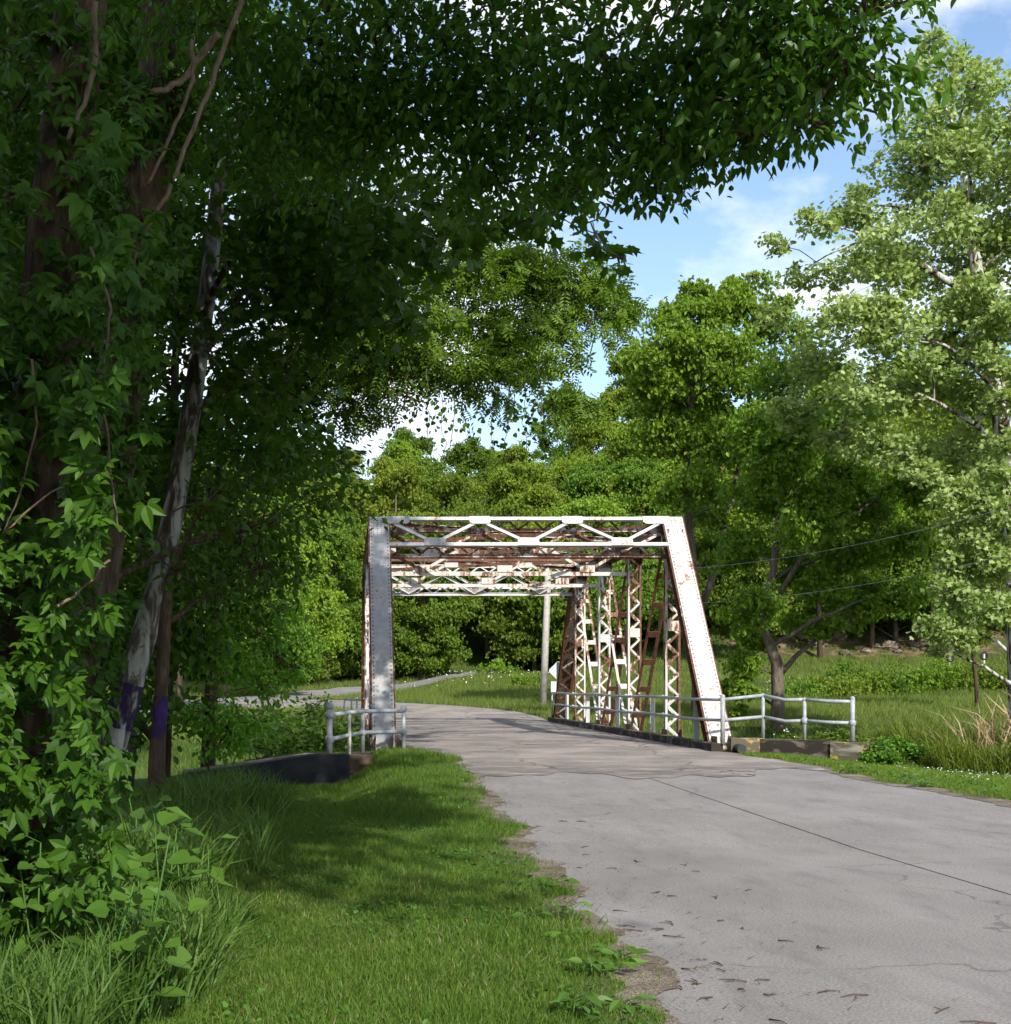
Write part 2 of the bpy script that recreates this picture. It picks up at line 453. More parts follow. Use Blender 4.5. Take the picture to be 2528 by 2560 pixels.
# ------------------------------------------------------------------ leaf templates (length 1 along +Y, normal +Z)
def T(v, f): return np.array(v, float), np.array(f, int)
T_SIMPLE = T([(0, 0, 0), (.24, .40, .05), (0, 1, -.10), (-.24, .40, .05), (0, .45, -.03)], [(0, 1, 4), (0, 4, 3), (1, 2, 4), (4, 2, 3)])
T_DIAM = T([(0, 0, 0), (.30, .45, .07), (0, 1, -.05), (-.30, .45, .07)], [(0, 1, 2), (0, 2, 3)])
def ovate(w, droop=.14):
    o = [(0, 0), (.55, .10), (.95, .28), (1, .46), (.72, .68), (.34, .86), (0, 1)]
    V = []; Fc = []
    for x, y in o: V.append((x * w, y, .07 * x - droop * y * y))
    for x, y in o[1:-1]: V.append((-x * w, y, .07 * x - droop * y * y))
    V += [(0, .33, -droop * .11 - .02), (0, .68, -droop * .46 - .015)]
    m1, m2 = 12, 13
    for a, b in ((0, 1), (1, 2), (2, 3)): Fc.append((a, b, m1))
    Fc += [(3, m2, m1), (3, 4, m2), (4, 5, m2), (5, 6, m2)]
    for a, b in ((0, 7), (7, 8), (8, 9)): Fc.append((b, a, m1))
    Fc += [(9, m1, m2), (10, 9, m2), (11, 10, m2), (6, 11, m2)]
    return T(V, Fc)
T_OVATE = ovate(.24)
T_LEAFLET = ovate(.23, .22)
def fan(outline, zc=-.04):
    v = [(0, .35, zc)] + [(x, y, .04 * abs(x) - .12 * max(0, y - .5)) for x, y in outline]
    n = len(outline)
    return T(v, [(0, 1 + k, 1 + (k + 1) % n) for k in range(n)])
T_HEART = fan([(0, .06), (.22, -.02), (.42, .14), (.45, .38), (.28, .70), (0, 1), (-.28, .70), (-.45, .38), (-.42, .14), (-.22, -.02)])
T_OVAL = fan([(0, 0), (.20, .10), (.32, .35), (.30, .60), (.16, .86), (0, 1), (-.16, .86), (-.30, .60), (-.32, .35), (-.20, .10)])
T_MAPLE = fan([(0, .05), (.20, -.02), (.30, .12), (.62, .22), (.42, .42), (.50, .66), (.22, .62), (0, 1), (-.22, .62), (-.50, .66), (-.42, .42), (-.62, .22), (-.30, .12), (-.20, -.02)])
def palm(angs, lens):
    V, Fc = [], []
    for a, L in zip(angs, lens):
        v, f = T_LEAFLET
        a = math.radians(a); c, s = math.cos(a), math.sin(a)
        w = v * L; w[:, 0] *= 1.05; w[:, 1] += .06
        r = np.stack([w[:, 0] * c + w[:, 1] * s, -w[:, 0] * s + w[:, 1] * c, w[:, 2] - .10 * abs(math.sin(a))], 1)
        Fc.append(f + sum(len(x) for x in V)); V.append(r)
    return np.concatenate(V), np.concatenate(Fc)
T_PALM = palm([-98, -48, 0, 48, 98], [.55, .85, 1.0, .85, .55])
def pinnate(n, w=.16):
    V, Fc = [], []
    for i in range(n):
        y = .15 + .75 * i / (n - 1)
        for s in (-1, 1):
            L = .34 * (1 - .5 * abs(i / (n - 1) - .45))
            v = np.array([(0, y, 0), (s * L * .5, y + .02 + w * .35, .02), (s * L, y + .13, -.07), (s * L * .5, y + .12 - w * .35, .02)])
            f = np.array([(0, 1, 2), (0, 2, 3)]) if s > 0 else np.array([(0, 2, 1), (0, 3, 2)])
            Fc.append(f + 4 * len(V)); V.append(v)
    return np.concatenate(V), np.concatenate(Fc)
T_PINN = pinnate(5, .34)
def clusterT(n, seed):
    r = np.random.default_rng(seed); V, Fc = [], []
    for i in range(n):
        v, f = T_DIAM
        q = r.normal(size=(3, 3)); q, _ = np.linalg.qr(q)
        V.append((v * .62) @ q + r.uniform(-.42, .42, 3) * (1, 1, .7) + (0, .4, 0)); Fc.append(f + 4 * i)
    return np.concatenate(V), np.concatenate(Fc)
T_CLUS = clusterT(4, 3)
T_BLADE3 = T([(-.035, 0, 0), (.035, 0, 0), (-.03, .55, .05), (.03, .55, .05), (0, 1, .24)], [(0, 1, 3), (0, 3, 2), (2, 3, 4)])
T_BLADE1 = T([(-.045, 0, 0), (.045, 0, 0), (0, 1, .12)], [(0, 1, 2)])
T_ARCH = T([(-.008, 0, 0), (.008, 0, 0), (-.011, .4, .02), (.011, .4, .02), (-.009, .75, .14), (.009, .75, .14), (0, .95, .40)], [(0, 1, 3), (0, 3, 2), (2, 3, 5), (2, 5, 4), (4, 5, 6)])

def basis(yd, up):
    y = yd / (np.linalg.norm(yd, axis=1, keepdims=True) + 1e-9)
    x = np.cross(y, up); x /= (np.linalg.norm(x, axis=1, keepdims=True) + 1e-9)
    z = np.cross(x, y)
    return x, y, z
def scatter(tm, p, yd, up, size):
    v, f = tm
    x, y, z = basis(yd, up)
    s = np.asarray(size).reshape(-1, 1, 1)
    V = p[:, None, :] + s * (v[None, :, 0:1] * x[:, None, :] + v[None, :, 1:2] * y[:, None, :] + v[None, :, 2:3] * z[:, None, :])
    n = len(p)
    Fc = f[None] + (np.arange(n) * len(v))[:, None, None]
    return V.reshape(-1, 3), Fc.reshape(-1, 3)
def rand_orient(n, outward=None, droop=.5, up_noise=.6, rng=RNG):
    yd = rng.normal(size=(n, 3)); yd[:, 2] *= .5
    if outward is not None: yd += outward * 1.0
    yd[:, 2] -= droop
    up = rng.normal(size=(n, 3)) * up_noise; up[:, 2] += 1
    return yd, up
def leaf_objects(name, tm, p, yd, up, size, mat, parent, limit=300, must_be_seen=True):
    """the leaves that show largest become parts of their own; the rest are returned"""
    if limit <= 0: return np.ones(len(p), bool)
    px = VX + p[:, 0] / p[:, 1] * F; py = VY - (p[:, 2] - EYE) / p[:, 1] * F
    seen = (p[:, 1] > 1) & (px > 0) & (px < 2528) & (py > 0) & (py < 2560)
    score = np.where(seen, size / p[:, 1], -1)
    idx = np.argsort(-score)[:limit]
    idx = idx[score[idx] > 0]
    me = np_mesh(name, *tm); me.materials.append(mat)
    x, y, z = basis(yd, up)
    for i in idx:
        o = bpy.data.objects.new(name, me); COL.objects.link(o)
        s = size[i]
        mt = Matrix(((x[i, 0] * s, y[i, 0] * s, z[i, 0] * s, p[i, 0]), (x[i, 1] * s, y[i, 1] * s, z[i, 1] * s, p[i, 1]), (x[i, 2] * s, y[i, 2] * s, z[i, 2] * s, p[i, 2]), (0, 0, 0, 1)))
        adopt(o, parent)
        o.matrix_basis = mt
    keep = np.ones(len(p), bool); keep[idx] = False
    return keep

# ------------------------------------------------------------------ terrain
def zr(Y): return np.interp(Y, [-60, 14, 28, 30, 53, 62, 70, 80, 95, 120, 200], [0, 0, .22, .25, .25, .50, .70, .92, 1.35, 2.0, 3.0])
CREEK_LINE = lambda X: 41 + .10 * (X - 4)
def zg(X, Y):
    X = np.asarray(X, float); Y = np.asarray(Y, float)
    z = zr(Y)
    z = z - .55 * sstep(-1.0, -4.5, X) * (1 - sstep(60, 75, Y))
    z = z - .42 * sstep(.9, -.3, X) * sstep(15, 24, Y) * (1 - sstep(28.5, 31, Y))
    z = z - .30 * sstep(9.5, 14, X) * (1 - sstep(45, 60, Y))
    z = z - .13 * sstep(8.5, 9.8, X) * sstep(21, 27, Y) * (1 - sstep(30, 34, Y))
    # meadow terraces on the right, beyond the creek
    r = sstep(14, 26, X)
    z = z + r * (1.0 * sstep(76, 84, Y) + .9 * sstep(86, 106, Y)) + r * 2.0 * sstep(103.5, 110, Y)
    mid = sstep(3, 9, X) * (1 - sstep(16, 26, X))
    z = z + mid * .7 * sstep(72, 104, Y)
    # wooded hillside
    z = z + .30 * np.clip(Y - 112, 0, 75) + .5 * sstep(108, 118, Y)
    z = z + sstep(-14, -50, X) * .22 * np.clip(Y - 55, 0, 60) + sstep(40, 90, X) * 5
    z = z - 2.7 * (1 - sstep(5.5, 10.2, np.abs(Y - CREEK_LINE(X)))) 
    z = z + .05 * np.sin(X * 1.3 + 2 * np.sin(Y * .5)) * np.sin(Y * .9) * sstep(1.5, 3.5, np.abs(X - 4.7) - 2.2)
    return z
LEFT_Y = [-20, 6.8, 9, 12.5, 16, 20.3, 26.6, 29, 30.5]; LEFT_X = [1.4, 1.45, 1.53, 1.62, 1.70, 1.80, 2.0, 1.55, 1.2]
RIGHT_Y = [-20, 8, 14, 18.4, 22, 26.6, 29.3, 30.5]; RIGHT_X = [10.2, 9.3, 8.8, 8.5, 8.15, 7.95, 7.35, 7.3]
def road_left(Y): return np.interp(Y, LEFT_Y, LEFT_X) + .08 * np.sin(np.asarray(Y) * 1.7) + .05 * np.sin(np.asarray(Y) * 4.1)
def road_right(Y): return np.interp(Y, RIGHT_Y, RIGHT_X) + .07 * np.sin(np.asarray(Y) * 1.3 + 1)

def polydist(X, Y, pts):
    d = np.full(np.shape(X), 1e9)
    for (a, b) in zip(pts[:-1], pts[1:]):
        a = np.array(a); b = np.array(b); ab = b - a
        t = np.clip(((X - a[0]) * ab[0] + (Y - a[1]) * ab[1]) / ab.dot(ab), 0, 1)
        d = np.minimum(d, np.hypot(X - a[0] - t * ab[0], Y - a[1] - t * ab[1]))
    return d
FAR_ROAD = [(4.2, 52.7), (4.2, 57), (3.6, 61.5), (1.8, 66), (-1.6, 70.5), (-6, 74)]
CROSS_ROAD = [(-22, 57), (-13, 65), (-7.5, 72), (-3.3, 80), (0.2, 90), (3.6, 99), (8.0, 106), (12.5, 110)]
def on_road(X, Y, m=0.0):
    a = (Y < 30.2) & (X > road_left(Y) - m) & (X < road_right(Y) + m)
    b = (Y >= 29.6) & (Y < 53) & (X > .4 - m) & (X < 8.0 + m)
    c = polydist(X, Y, FAR_ROAD) < 3.1 + m
    d = polydist(X, Y, CROSS_ROAD) < 2.7 + m
    return a | b | c | d

def lines(segs):
    out = []
    for a, b, s in segs: out += list(np.arange(a, b, s))
    return np.array(out)
gx = np.concatenate([-np.geomspace(600, 26, 18), lines([(-24, -6, 1.0), (-6, 13, .3), (13, 60, 1.2)]), np.geomspace(60, 700, 18)])
gy = np.concatenate([-np.geomspace(300, 12, 12), lines([(-10, 4, 1.0), (4, 34, .35), (34, 62, .5), (62, 130, 1.2), (130, 200, 4)]), np.geomspace(200, 1500, 16)])
GX, GY = np.meshgrid(gx, gy)
GZ = zg(GX, GY)
inroad = (GY < 30.4) & (GX > road_left(GY) + .12) & (GX < road_right(GY) - .12)
inroad |= ((polydist(GX, GY, FAR_ROAD) < 2.7) & (GY > 52.9)) | (polydist(GX, GY, CROSS_ROAD) < 2.0)
GZ = np.where(inroad, GZ - .25, GZ)
nx, ny = len(gx), len(gy)
ii = (np.arange(ny - 1)[:, None] * nx + np.arange(nx - 1)[None]).ravel()
tri = np.concatenate([np.stack([ii, ii + 1, ii + nx + 1], 1), np.stack([ii, ii + nx + 1, ii + nx], 1)])
g_me = np_mesh('ground', np.stack([GX.ravel(), GY.ravel(), GZ.ravel()], 1), tri)
g_me.shade_smooth()
tag(link_mesh('ground', g_me, M['soil']), 'grass covered ground with a creek cut through it', kind='structure')

def strip(name, ys, xl, xr, zoff, mat, parent=None, n=6, thick=0, zf=None):
    """sheet between two edges along Y"""
    ys = np.asarray(ys, float); xl = np.asarray(xl, float); xr = np.asarray(xr, float)
    t = np.linspace(0, 1, n)
    X = xl[:, None] * (1 - t) + xr[:, None] * t; Y = np.repeat(ys[:, None], n, 1)
    Z = (zr(Y) if zf is None else zf(X, Y)) + zoff
    V = np.stack([X.ravel(), Y.ravel(), Z.ravel()], 1)
    i = (np.arange(len(ys) - 1)[:, None] * n + np.arange(n - 1)[None]).ravel()
    tr = np.concatenate([np.stack([i, i + 1, i + n + 1], 1), np.stack([i, i + n + 1, i + n], 1)])
    if thick:
        per = list(range(n)) + [r * n + n - 1 for r in range(1, len(ys))] + [(len(ys) - 1) * n + k for k in range(n - 2, -1, -1)] + [r * n for r in range(len(ys) - 2, 0, -1)]
        b = len(V); W = V[per].copy(); W[:, 2] -= thick
        V = np.concatenate([V, W]); ex = []
        for k in range(len(per)):
            k2 = (k + 1) % len(per)
            ex += [(per[k], b + k, b + k2), (per[k], b + k2, per[k2])]
        tr = np.concatenate([tr, np.array(ex)])
    return link_mesh(name, np_mesh(name, V, tr), mat, parent)

road = empty('road', (4.7, 10, 0)); tag(road, 'concrete two lane road leading up to the steel bridge', kind='structure')
JX = lambda Y: np.interp(Y, [-20, 5, 11, 22.7, 27], [5.6, 5.2, 5.05, 4.72, 4.66])
ys1 = np.arange(-18, 26.81, .4)
strip('concrete_slab', ys1, road_left(ys1) + .1, JX(ys1) - .012, 0.0, M['concrete'], road, 8, .2)
ys1b = np.arange(-18, 26.81, .4)
strip('concrete_slab', ys1b, JX(ys1b) + .012, road_right(ys1b) - .1, 0.0, M['concrete'], road, 8, .2)
m, nt, out = newmat('joint_dirt'); princ(nt, out, (.03, .03, .02), .95); M['joint'] = m
strip('joint_filler', ys1, JX(ys1) - .03, JX(ys1) + .03, -.02, M['joint'], road, 2)
# worn asphalt surfacing with a ragged near edge
ax = np.linspace(0, 1, 60)
edge = 23.1 + .5 * np.sin(ax * 9) + .35 * np.sin(ax * 23 + 1) + .18 * np.sin(ax * 57) + 1.6 * np.clip(ax - .72, 0, 1) * 3 - .8 * (1 - sstep(0, .22, ax))
V, Tn = [], []
rows = 24
for r in range(rows):
    for k, a in enumerate(ax):
        Y = edge[k] + (30.4 - edge[k]) * (r / (rows - 1))
        X = road_left(Y) + .02 + (road_right(Y) - road_left(Y) - .04) * a
        V.append((X, Y, float(zr(Y)) + .012 + (.010 if r > 0 else -.004)))
for r in range(rows - 1):
    for k in range(59):
        i = r * 60 + k; Tn += [(i, i + 1, i + 61), (i, i + 61, i + 60)]
link_mesh('asphalt_surface', np_mesh('asphalt_surface', V, Tn), M['asphalt'], road)
# gravel shoulders
def shoulder(name, ys, xa, xb, zo):
    o = strip(name, ys, xa, xb, zo, M['gravel'], road, 4, 0)
    return o
ys2 = np.arange(-6, 30.3, .07)
rs = np.random.default_rng(4)
wob = np.abs(.10 * np.sin(ys2 * 2.3) + .07 * np.sin(ys2 * 6.1 + 1) + .05 * np.sin(ys2 * 13)) + rs.uniform(0, .09, len(ys2))
shoulder('gravel_shoulder', ys2, road_left(ys2) - .25 - .12 * np.abs(wob) - .5 * sstep(24, 28, ys2), road_left(ys2) + .13 + .55 * wob + .5 * wob * sstep(23, 27, ys2), .006)
shoulder('gravel_shoulder', ys2, road_right(ys2) - .14 - .5 * wob, road_right(ys2) + .22, .006)

def ribbon(name, pts, half, zoff, mat, label):
    pts = [Vector((*p, 0)) for p in pts]; V = []; Tn = []
    fine = []
    for i in range(len(pts) - 1):
        p0 = pts[max(i - 1, 0)]; p1 = pts[i]; p2 = pts[i + 1]; p3 = pts[min(i + 2, len(pts) - 1)]
        for k in range(6):
            t = k / 6
            fine.append(.5 * ((2 * p1) + (p2 - p0) * t + (2 * p0 - 5 * p1 + 4 * p2 - p3) * t * t + (3 * p1 - p0 - 3 * p2 + p3) * t ** 3))
    fine.append(pts[-1]); n = 5
    for i, p in enumerate(fine):
        d = (fine[min(i + 1, len(fine) - 1)] - fine[max(i - 1, 0)]).normalized(); s = Vector((d.y, -d.x, 0))
        for k in range(n):
            q = p + s * half * (2 * k / (n - 1) - 1)
            V.append((q.x, q.y, float(zg(q.x, q.y)) + zoff))
    for i in range(len(fine) - 1):
        for k in range(n - 1):
            a = i * n + k; Tn += [(a, a + 1, a + n + 1), (a, a + n + 1, a + n)]
    o = link_mesh(name, np_mesh(name, V, Tn), mat)
    return tag(o, label, kind='structure')
ribbon('far_road', FAR_ROAD, 3.2, .012, M['asphalt'], 'worn asphalt road curving left beyond the bridge')
ribbon('cross_road', CROSS_ROAD, 2.6, .03, M['concrete'], 'pale lane crossing the meadow below the woods')
wm = MB(); wm.poly([(-60, 25, -2.1), (60, 37, -2.1), (60, 58, -2.1), (-60, 46, -2.1)])
tag(wm.build('creek', M['water']), 'dark shallow creek under the bridge', kind='structure')

# ------------------------------------------------------------------ truss bridge
XL, XR = .745, 7.745
Y0, PANEL = 29.83, 4.57
YN = [Y0 + i * PANEL for i in range(6)]
ZB, ZT = .12, 5.40
bridge = empty('truss_bridge', (4.245, 41.25, -2.4))
tag(bridge, 'white riveted steel truss bridge with rusty lattice members', 'bridge')
UNIT = {}
def unit_box(mat):
    if mat not in UNIT:
        mb = MB(); mb.box((0, -.5, 0), (0, .5, 0), 1, 1)
        me = bpy.data.meshes.new('bar'); me.from_pydata([tuple(v) for v in mb.v], [], mb.f); me.update(); me.materials.append(M[mat])
        UNIT[mat] = me
    return UNIT[mat]
bar_count = {}
def bar(name, A, B, w, h, side, mat, parent):
    A = Vector(A); B = Vector(B); a = (B - A); L = a.length; a.normalize()
    x = Vector(side); x = (x - a * x.dot(a)).normalized(); z = x.cross(a)
    o = bpy.data.objects.new(name, unit_box(mat)); COL.objects.link(o)
    adopt(o, parent)
    c = (A + B) / 2
    o.matrix_basis = Matrix(((x.x * w, a.x * L, z.x * h, c.x), (x.y * w, a.y * L, z.y * h, c.y), (x.z * w, a.z * L, z.z * h, c.z), (0, 0, 0, 1)))
    bar_count[name] = bar_count.get(name, 0) + 1
    return o
def lacing(A, B, side, width, offv, pitch, parent, mats, single=True, w=.055):
    """zigzag bars between A and B across 'side' at offset offv"""
    A = Vector(A) + Vector(offv); B = Vector(B) + Vector(offv); side = Vector(side)
    n = max(2, int(round((B - A).length / pitch)))
    joined = MB()
    nrm = (B - A).normalized().cross(side)
    for k in range(n):
        s = 1 if k % 2 else -1
        p = A.lerp(B, k / n) + side * s * width / 2; q = A.lerp(B, (k + 1) / n) - side * s * width / 2
        if single: bar('lacing_bar', p, q, w, .012, side if abs((q - p).normalized().dot(side)) < .95 else (B - A), mats[random.randrange(len(mats))], parent)
        else: joined.box(p, q, w, .012, side=(B - A).normalized().cross(nrm) if False else side)
    if not single:
        o = joined.build('lacing', M[mats[0]], parent); o['kind'] = 'stuff'
def frame(A, B):
    a = (Vector(B) - Vector(A)).normalized(); x = Vector((1, 0, 0)); n = x.cross(a)
    return a, x, n
def box_member(name, A, B, outer, mat, sidemat, label=None, rivets=True, lace_single=True, w=.46, dep=.30, lace_mats=('paint_rust',)):
    """built-up member: riveted cover plate on the outer face, two channels, lacing on the inner face; outer = +1/-1 along the frame normal"""
    A = Vector(A); B = Vector(B); a, x, n = frame(A, B); n = n * outer
    mb = MB(); mb.box(A, B, w, .02, side=x, off=(0, 0))
    for v in mb.v: v += n * dep / 2
    o = mb.build(name, M[mat], bridge)
    if label: o['label'] = label
    for s in (-1, 1):
        c = MB(); c.box(A, B, .02, dep - .022, side=x, off=(s * (w / 2 - .05), 0))
        for e in (-1, 1):
            c2 = MB(); c2.box(A, B, .075, .016, side=x, off=(s * (w / 2 - .05 + .045), 0))
            for v in c2.v: v += n * (e * (dep / 2 - .021))
            b = len(c.v); c.v += c2.v; c.f += [tuple(k + b for k in f) for f in c2.f]; c.sm += c2.sm
        c.build('channel', M[sidemat], o)
    lacing(A, B, x, w - .1, -n * (dep / 2 + .004), .36, o, lace_mats, lace_single, .06)
    if rivets:
        rv = MB(); L = (B - A).length; k = .08
        while k < L - .05:
            for s in (-1, 1):
                rv.rivet(A + a * k + x * s * (w / 2 - .04) + n * (dep / 2 + .010), n, .021)
            k += .12
        for s in (-.6, -.2, .2, .6):
            k = L - .62
            while k < L - .05:
                rv.rivet(A + a * k + x * s * w / 2 + n * (dep / 2 + .010), n, .015); k += .07
        ro = rv.build('rivets', M['paint_rust'], o); ro['kind'] = 'stuff'
    return o

for side, XT in (('left', XL), ('right', XR)):
    R = side == 'right'
    L0 = Vector((XT, YN[0], ZB)); L5 = Vector((XT, YN[5], ZB))
    U = {i: Vector((XT, YN[i], ZT)) for i in range(1, 5)}; Lp = {i: Vector((XT, YN[i], ZB)) for i in range(6)}
    U1e = U[1] + (U[1] - L0).normalized() * .14; U4e = U[4] + (U[4] - L5).normalized() * .14
    # frame normal for +Y going member is x cross a: for a=(0,c,s) -> n=(0,-s,c): up/back towards the camera
    box_member('end_post', L0, U1e, 1, 'paint' if R else 'paint_shaded', 'paint_rust', None, lace_single=False)
    box_member('end_post', L5, U4e, -1, 'paint_worn', 'paint_rust', None, rivets=False, lace_single=R, lace_mats=('paint_rusty', 'paint_worn', 'paint_rust'))
    box_member('top_chord', U[1] + Vector((0, .06, 0)), U[4] - Vector((0, .06, 0)), 1, 'paint_rusty', 'paint_rust', None, rivets=False, lace_single=False)
    bc = MB()
    for s in (-1, 1): bc.box(L0, L5, .10, .14, off=(s * .11, 0))
    bc.build('bottom_chord', M['paint_rusty'], bridge)
    # verticals
    vm = {1: ('paint_worn', 'paint_rusty'), 2: ('paint_worn', 'paint_rusty'), 3: ('paint', 'paint_worn'), 4: ('paint_rusty', 'paint_worn')}
    for i in range(1, 5):
        A = Lp[i]; B = U[i] - Vector((0, 0, .13))
        o = MB(); o.box(A, B, .018, .17, off=(-.135, 0)); o.box(A, B, .05, .014, off=(-.155, .085)); o.box(A, B, .05, .014, off=(-.155, -.085))
        post = o.build('vertical_post', M[vm[i][0]], bridge)
        o2 = MB(); o2.box(A, B, .018, .17, off=(.135, 0)); o2.box(A, B, .05, .014, off=(.155, .085)); o2.box(A, B, .05, .014, off=(.155, -.085))
        o2.build('channel', M['paint_rust' if i in (1, 2) else vm[i][1]], post)
        for e in (-1, 1):
            lacing(A, B, (1, 0, 0), .25, (0, e * .096, 0), .25, post, ('paint_worn', 'paint_worn', 'paint_rusty', 'paint') if e < 0 else ('paint_rusty',), R and e < 0)
        bar('batten_plate', B - Vector((0, .102, .25)), B - Vector((0, .102, 0)), .27, .012, (1, 0, 0), vm[i][0], post)
        bar('batten_plate', A.lerp(B, .56) + Vector((0, -.104, -.12)), A.lerp(B, .56) + Vector((0, -.104, .12)), .27, .012, (1, 0, 0), vm[i][0], post)
    # diagonals: pairs of angles joined by batten plates
    for (A, B, mt, dx) in ((U[1], Lp[2], 'paint_rust', 0), (U[2], Lp[3], 'paint_rust', .03), (U[3], Lp[2], 'paint_worn', -.03), (U[4], Lp[3], 'paint_worn', 0)):
        A = A + (B - A).normalized() * .18; a, x, n = frame(A, B)
        dg = None
        for s in (-1, 1):
            c = MB(); c.box(A, B, .014, .085, off=(s * .115 + dx, 0)); c.box(A, B, .065, .014, off=(s * .145 + dx, .04))
            if dg is None: dg = c.build('diagonal', M[mt], bridge)
            else: c.build('angle', M[mt if mt != 'paint_worn' else 'paint_rusty'], dg)
        k = .35; L = (B - A).length
        while k < L - .2:
            q = A + a * k + x * dx + (n if n.y < 0 else -n) * .052
            bar('batten_plate', q - a * .09, q + a * .09, .29, .012, x, 'paint_worn' if mt == 'paint_worn' else 'paint_rust', dg)
            k += .92
    # gussets at the panel points
    for i in range(1, 5):
        g = MB()
        for s in (-1, 1):
            g.prism([Vector((XT + s * .165, YN[i] + dy, dz)) for dy, dz in ((-.42, ZT - .12), (.42, ZT - .12), (.30, ZT - .55), (-.30, ZT - .55))], (s * .012, 0, 0))
        g.build('gusset_plate', M['paint_rusty'], bridge)
    for i in range(0, 6):
        g = MB()
        for s in (-1, 1):
            g.prism([Vector((XT + s * .17, YN[i] + dy, dz)) for dy, dz in ((-.38, ZB - .1), (.38, ZB - .1), (.30, ZB + .42), (-.30, ZB + .42))], (s * .012, 0, 0))
        g.build('gusset_plate', M['paint_rust'], bridge)

# portal frames at both ends, lying in the plane of the end posts
def portal(Ya, Yb, sgn, mats, rear=False):
    A0 = Vector((0, Ya, ZB)); B0 = Vector((0, Yb, ZT)); a = (B0 - A0).normalized()
    n = Vector((1, 0, 0)).cross(a)
    n = n if n.z > 0 else -n
    def q(u, v, w): return Vector((XL + .2 + (XR - XL - .4) * u, 0, 0)) + B0 + a * v + n * w
    vt, vb = .10, -.78
    root = None
    X = Vector((1, 0, 0))
    for wi, w in enumerate((.14, -.24)):
        mt = mats[wi]
        for nm, v in (('portal_top_strut', vt), ('portal_bottom_strut', vb)):
            c = MB(); c.box(q(-.0, v, w), q(1.0, v, w), .11, .014, side=a); c.box(q(0, v, w - .05), q(1, v, w - .05), .014, .09, side=a)
            o = c.build(nm, M[mt], bridge)
            if root is None: root = o
        us = [0.0, 1 / 6, 1 / 3, .5, 2 / 3, 5 / 6, 1.0]
        for k in range(6):
            v1, v2 = (vt - .06, vb + .06) if k % 2 == 0 else (vb + .06, vt - .06)
            c = MB(); c.box(q(us[k], v1, w - .012), q(us[k + 1], v2, w - .012), .085, .012, side=a)
            c.box(q(us[k], v1, w - .05), q(us[k + 1], v2, w - .05), .012, .07, side=a)
            c.build('portal_brace', M[mt], bridge)
        for k, u in enumerate(us):
            v = vt if k % 2 == 0 else vb
            s = -1 if k % 2 == 0 else 1
            hw = .25 if 0 < k < 6 else .32
            du = hw / (XR - XL - .4); cu = u + (.03 if k == 0 else -.03 if k == 6 else 0)
            c = MB()
            c.prism([q(cu - du, v - s * .06, w + .012), q(cu + du, v - s * .06, w + .012), q(cu + du, v + s * .14, w + .012), q(cu + du * .75, v + s * .2, w + .012), q(cu - du * .75, v + s * .2, w + .012), q(cu - du, v + s * .14, w + .012)], n * .012)
            gp = c.build('gusset_plate', M[mats[wi] if wi or rear else ('paint' if k > 1 else 'paint_shaded')], bridge)  # front left gussets take the paint with shade in its colour
            rv = MB()
            for i in range(5):
                for j in range(2):
                    rv.rivet(q(cu - du * .8 + du * .4 * i, v + s * (.0 + .1 * j), w + .025), n, .014)
            ro = rv.build('rivets', M['paint_rusty'], gp); ro['kind'] = 'stuff'
    # lacing between the two planes
    for v in (vt, vb):
        A = q(.02, v, -.05); B = q(.98, v, -.05)
        lacing(A, B, n, .34, (0, 0, 0), .30, root, ('paint_rust', 'paint_rusty', 'paint_worn') if not rear else ('paint',), not rear, .05)
    for k in range(6):
        pass
portal(YN[0], YN[1], 1, ('paint', 'paint_rusty'))
portal(YN[5], YN[4], -1, ('paint_worn', 'paint'), rear=True)
# sway frames and struts at the inner panel points
for i, mt in ((2, 'paint_rusty'), (3, 'paint_worn')):
    Y = YN[i]
    ts = MB(); ts.box((XL, Y, ZT - .02), (XR, Y, ZT - .02), .16, .10, side=(0, 1, 0)); ts.build('top_strut', M['paint_rust'], bridge)
    bs = MB(); bs.box((XL, Y, 4.60), (XR, Y, 4.60), .014, .10, side=(0, 1, 0)); bs.box((XL, Y + .05, 4.645), (XR, Y + .05, 4.645), .10, .014, side=(0, 1, 0))
    bs.build('bottom_strut', M['paint_worn'], bridge)
    us = [0, 1 / 6, 1 / 3, .5, 2 / 3, 5 / 6, 1]
    q = lambda u, z, dy=0: Vector((XL + .15 + (XR - XL - .3) * u, Y + dy, z))
    for k in range(6):
        z1, z2 = (ZT - .08, 4.68) if k % 2 == 0 else (4.68, ZT - .08)
        c = MB(); c.box(q(us[k], z1), q(us[k + 1], z2), .012, .075, side=(0, 1, 0)); c.box(q(us[k], z1, .035), q(us[k + 1], z2, .035), .07, .012, side=(0, 1, 0))
        c.build('sway_brace', M[('paint_worn', 'paint_rusty', 'paint_rust')[(k + i) % 3]], bridge)
    for k in range(7):
        z = ZT - .16 if k % 2 == 0 else 4.74
        u = us[k]; u = min(max(u, .03), .97)
        c = MB(); c.prism([q(u - .03, z - .09, -.02), q(u + .03, z - .09, -.02), q(u + .03, z + .09, -.02), q(u - .03, z + .09, -.02)], (0, -.012, 0))
        c.build('gusset_plate', M['paint_worn' if (k + i) % 2 else 'paint_rusty'], bridge)
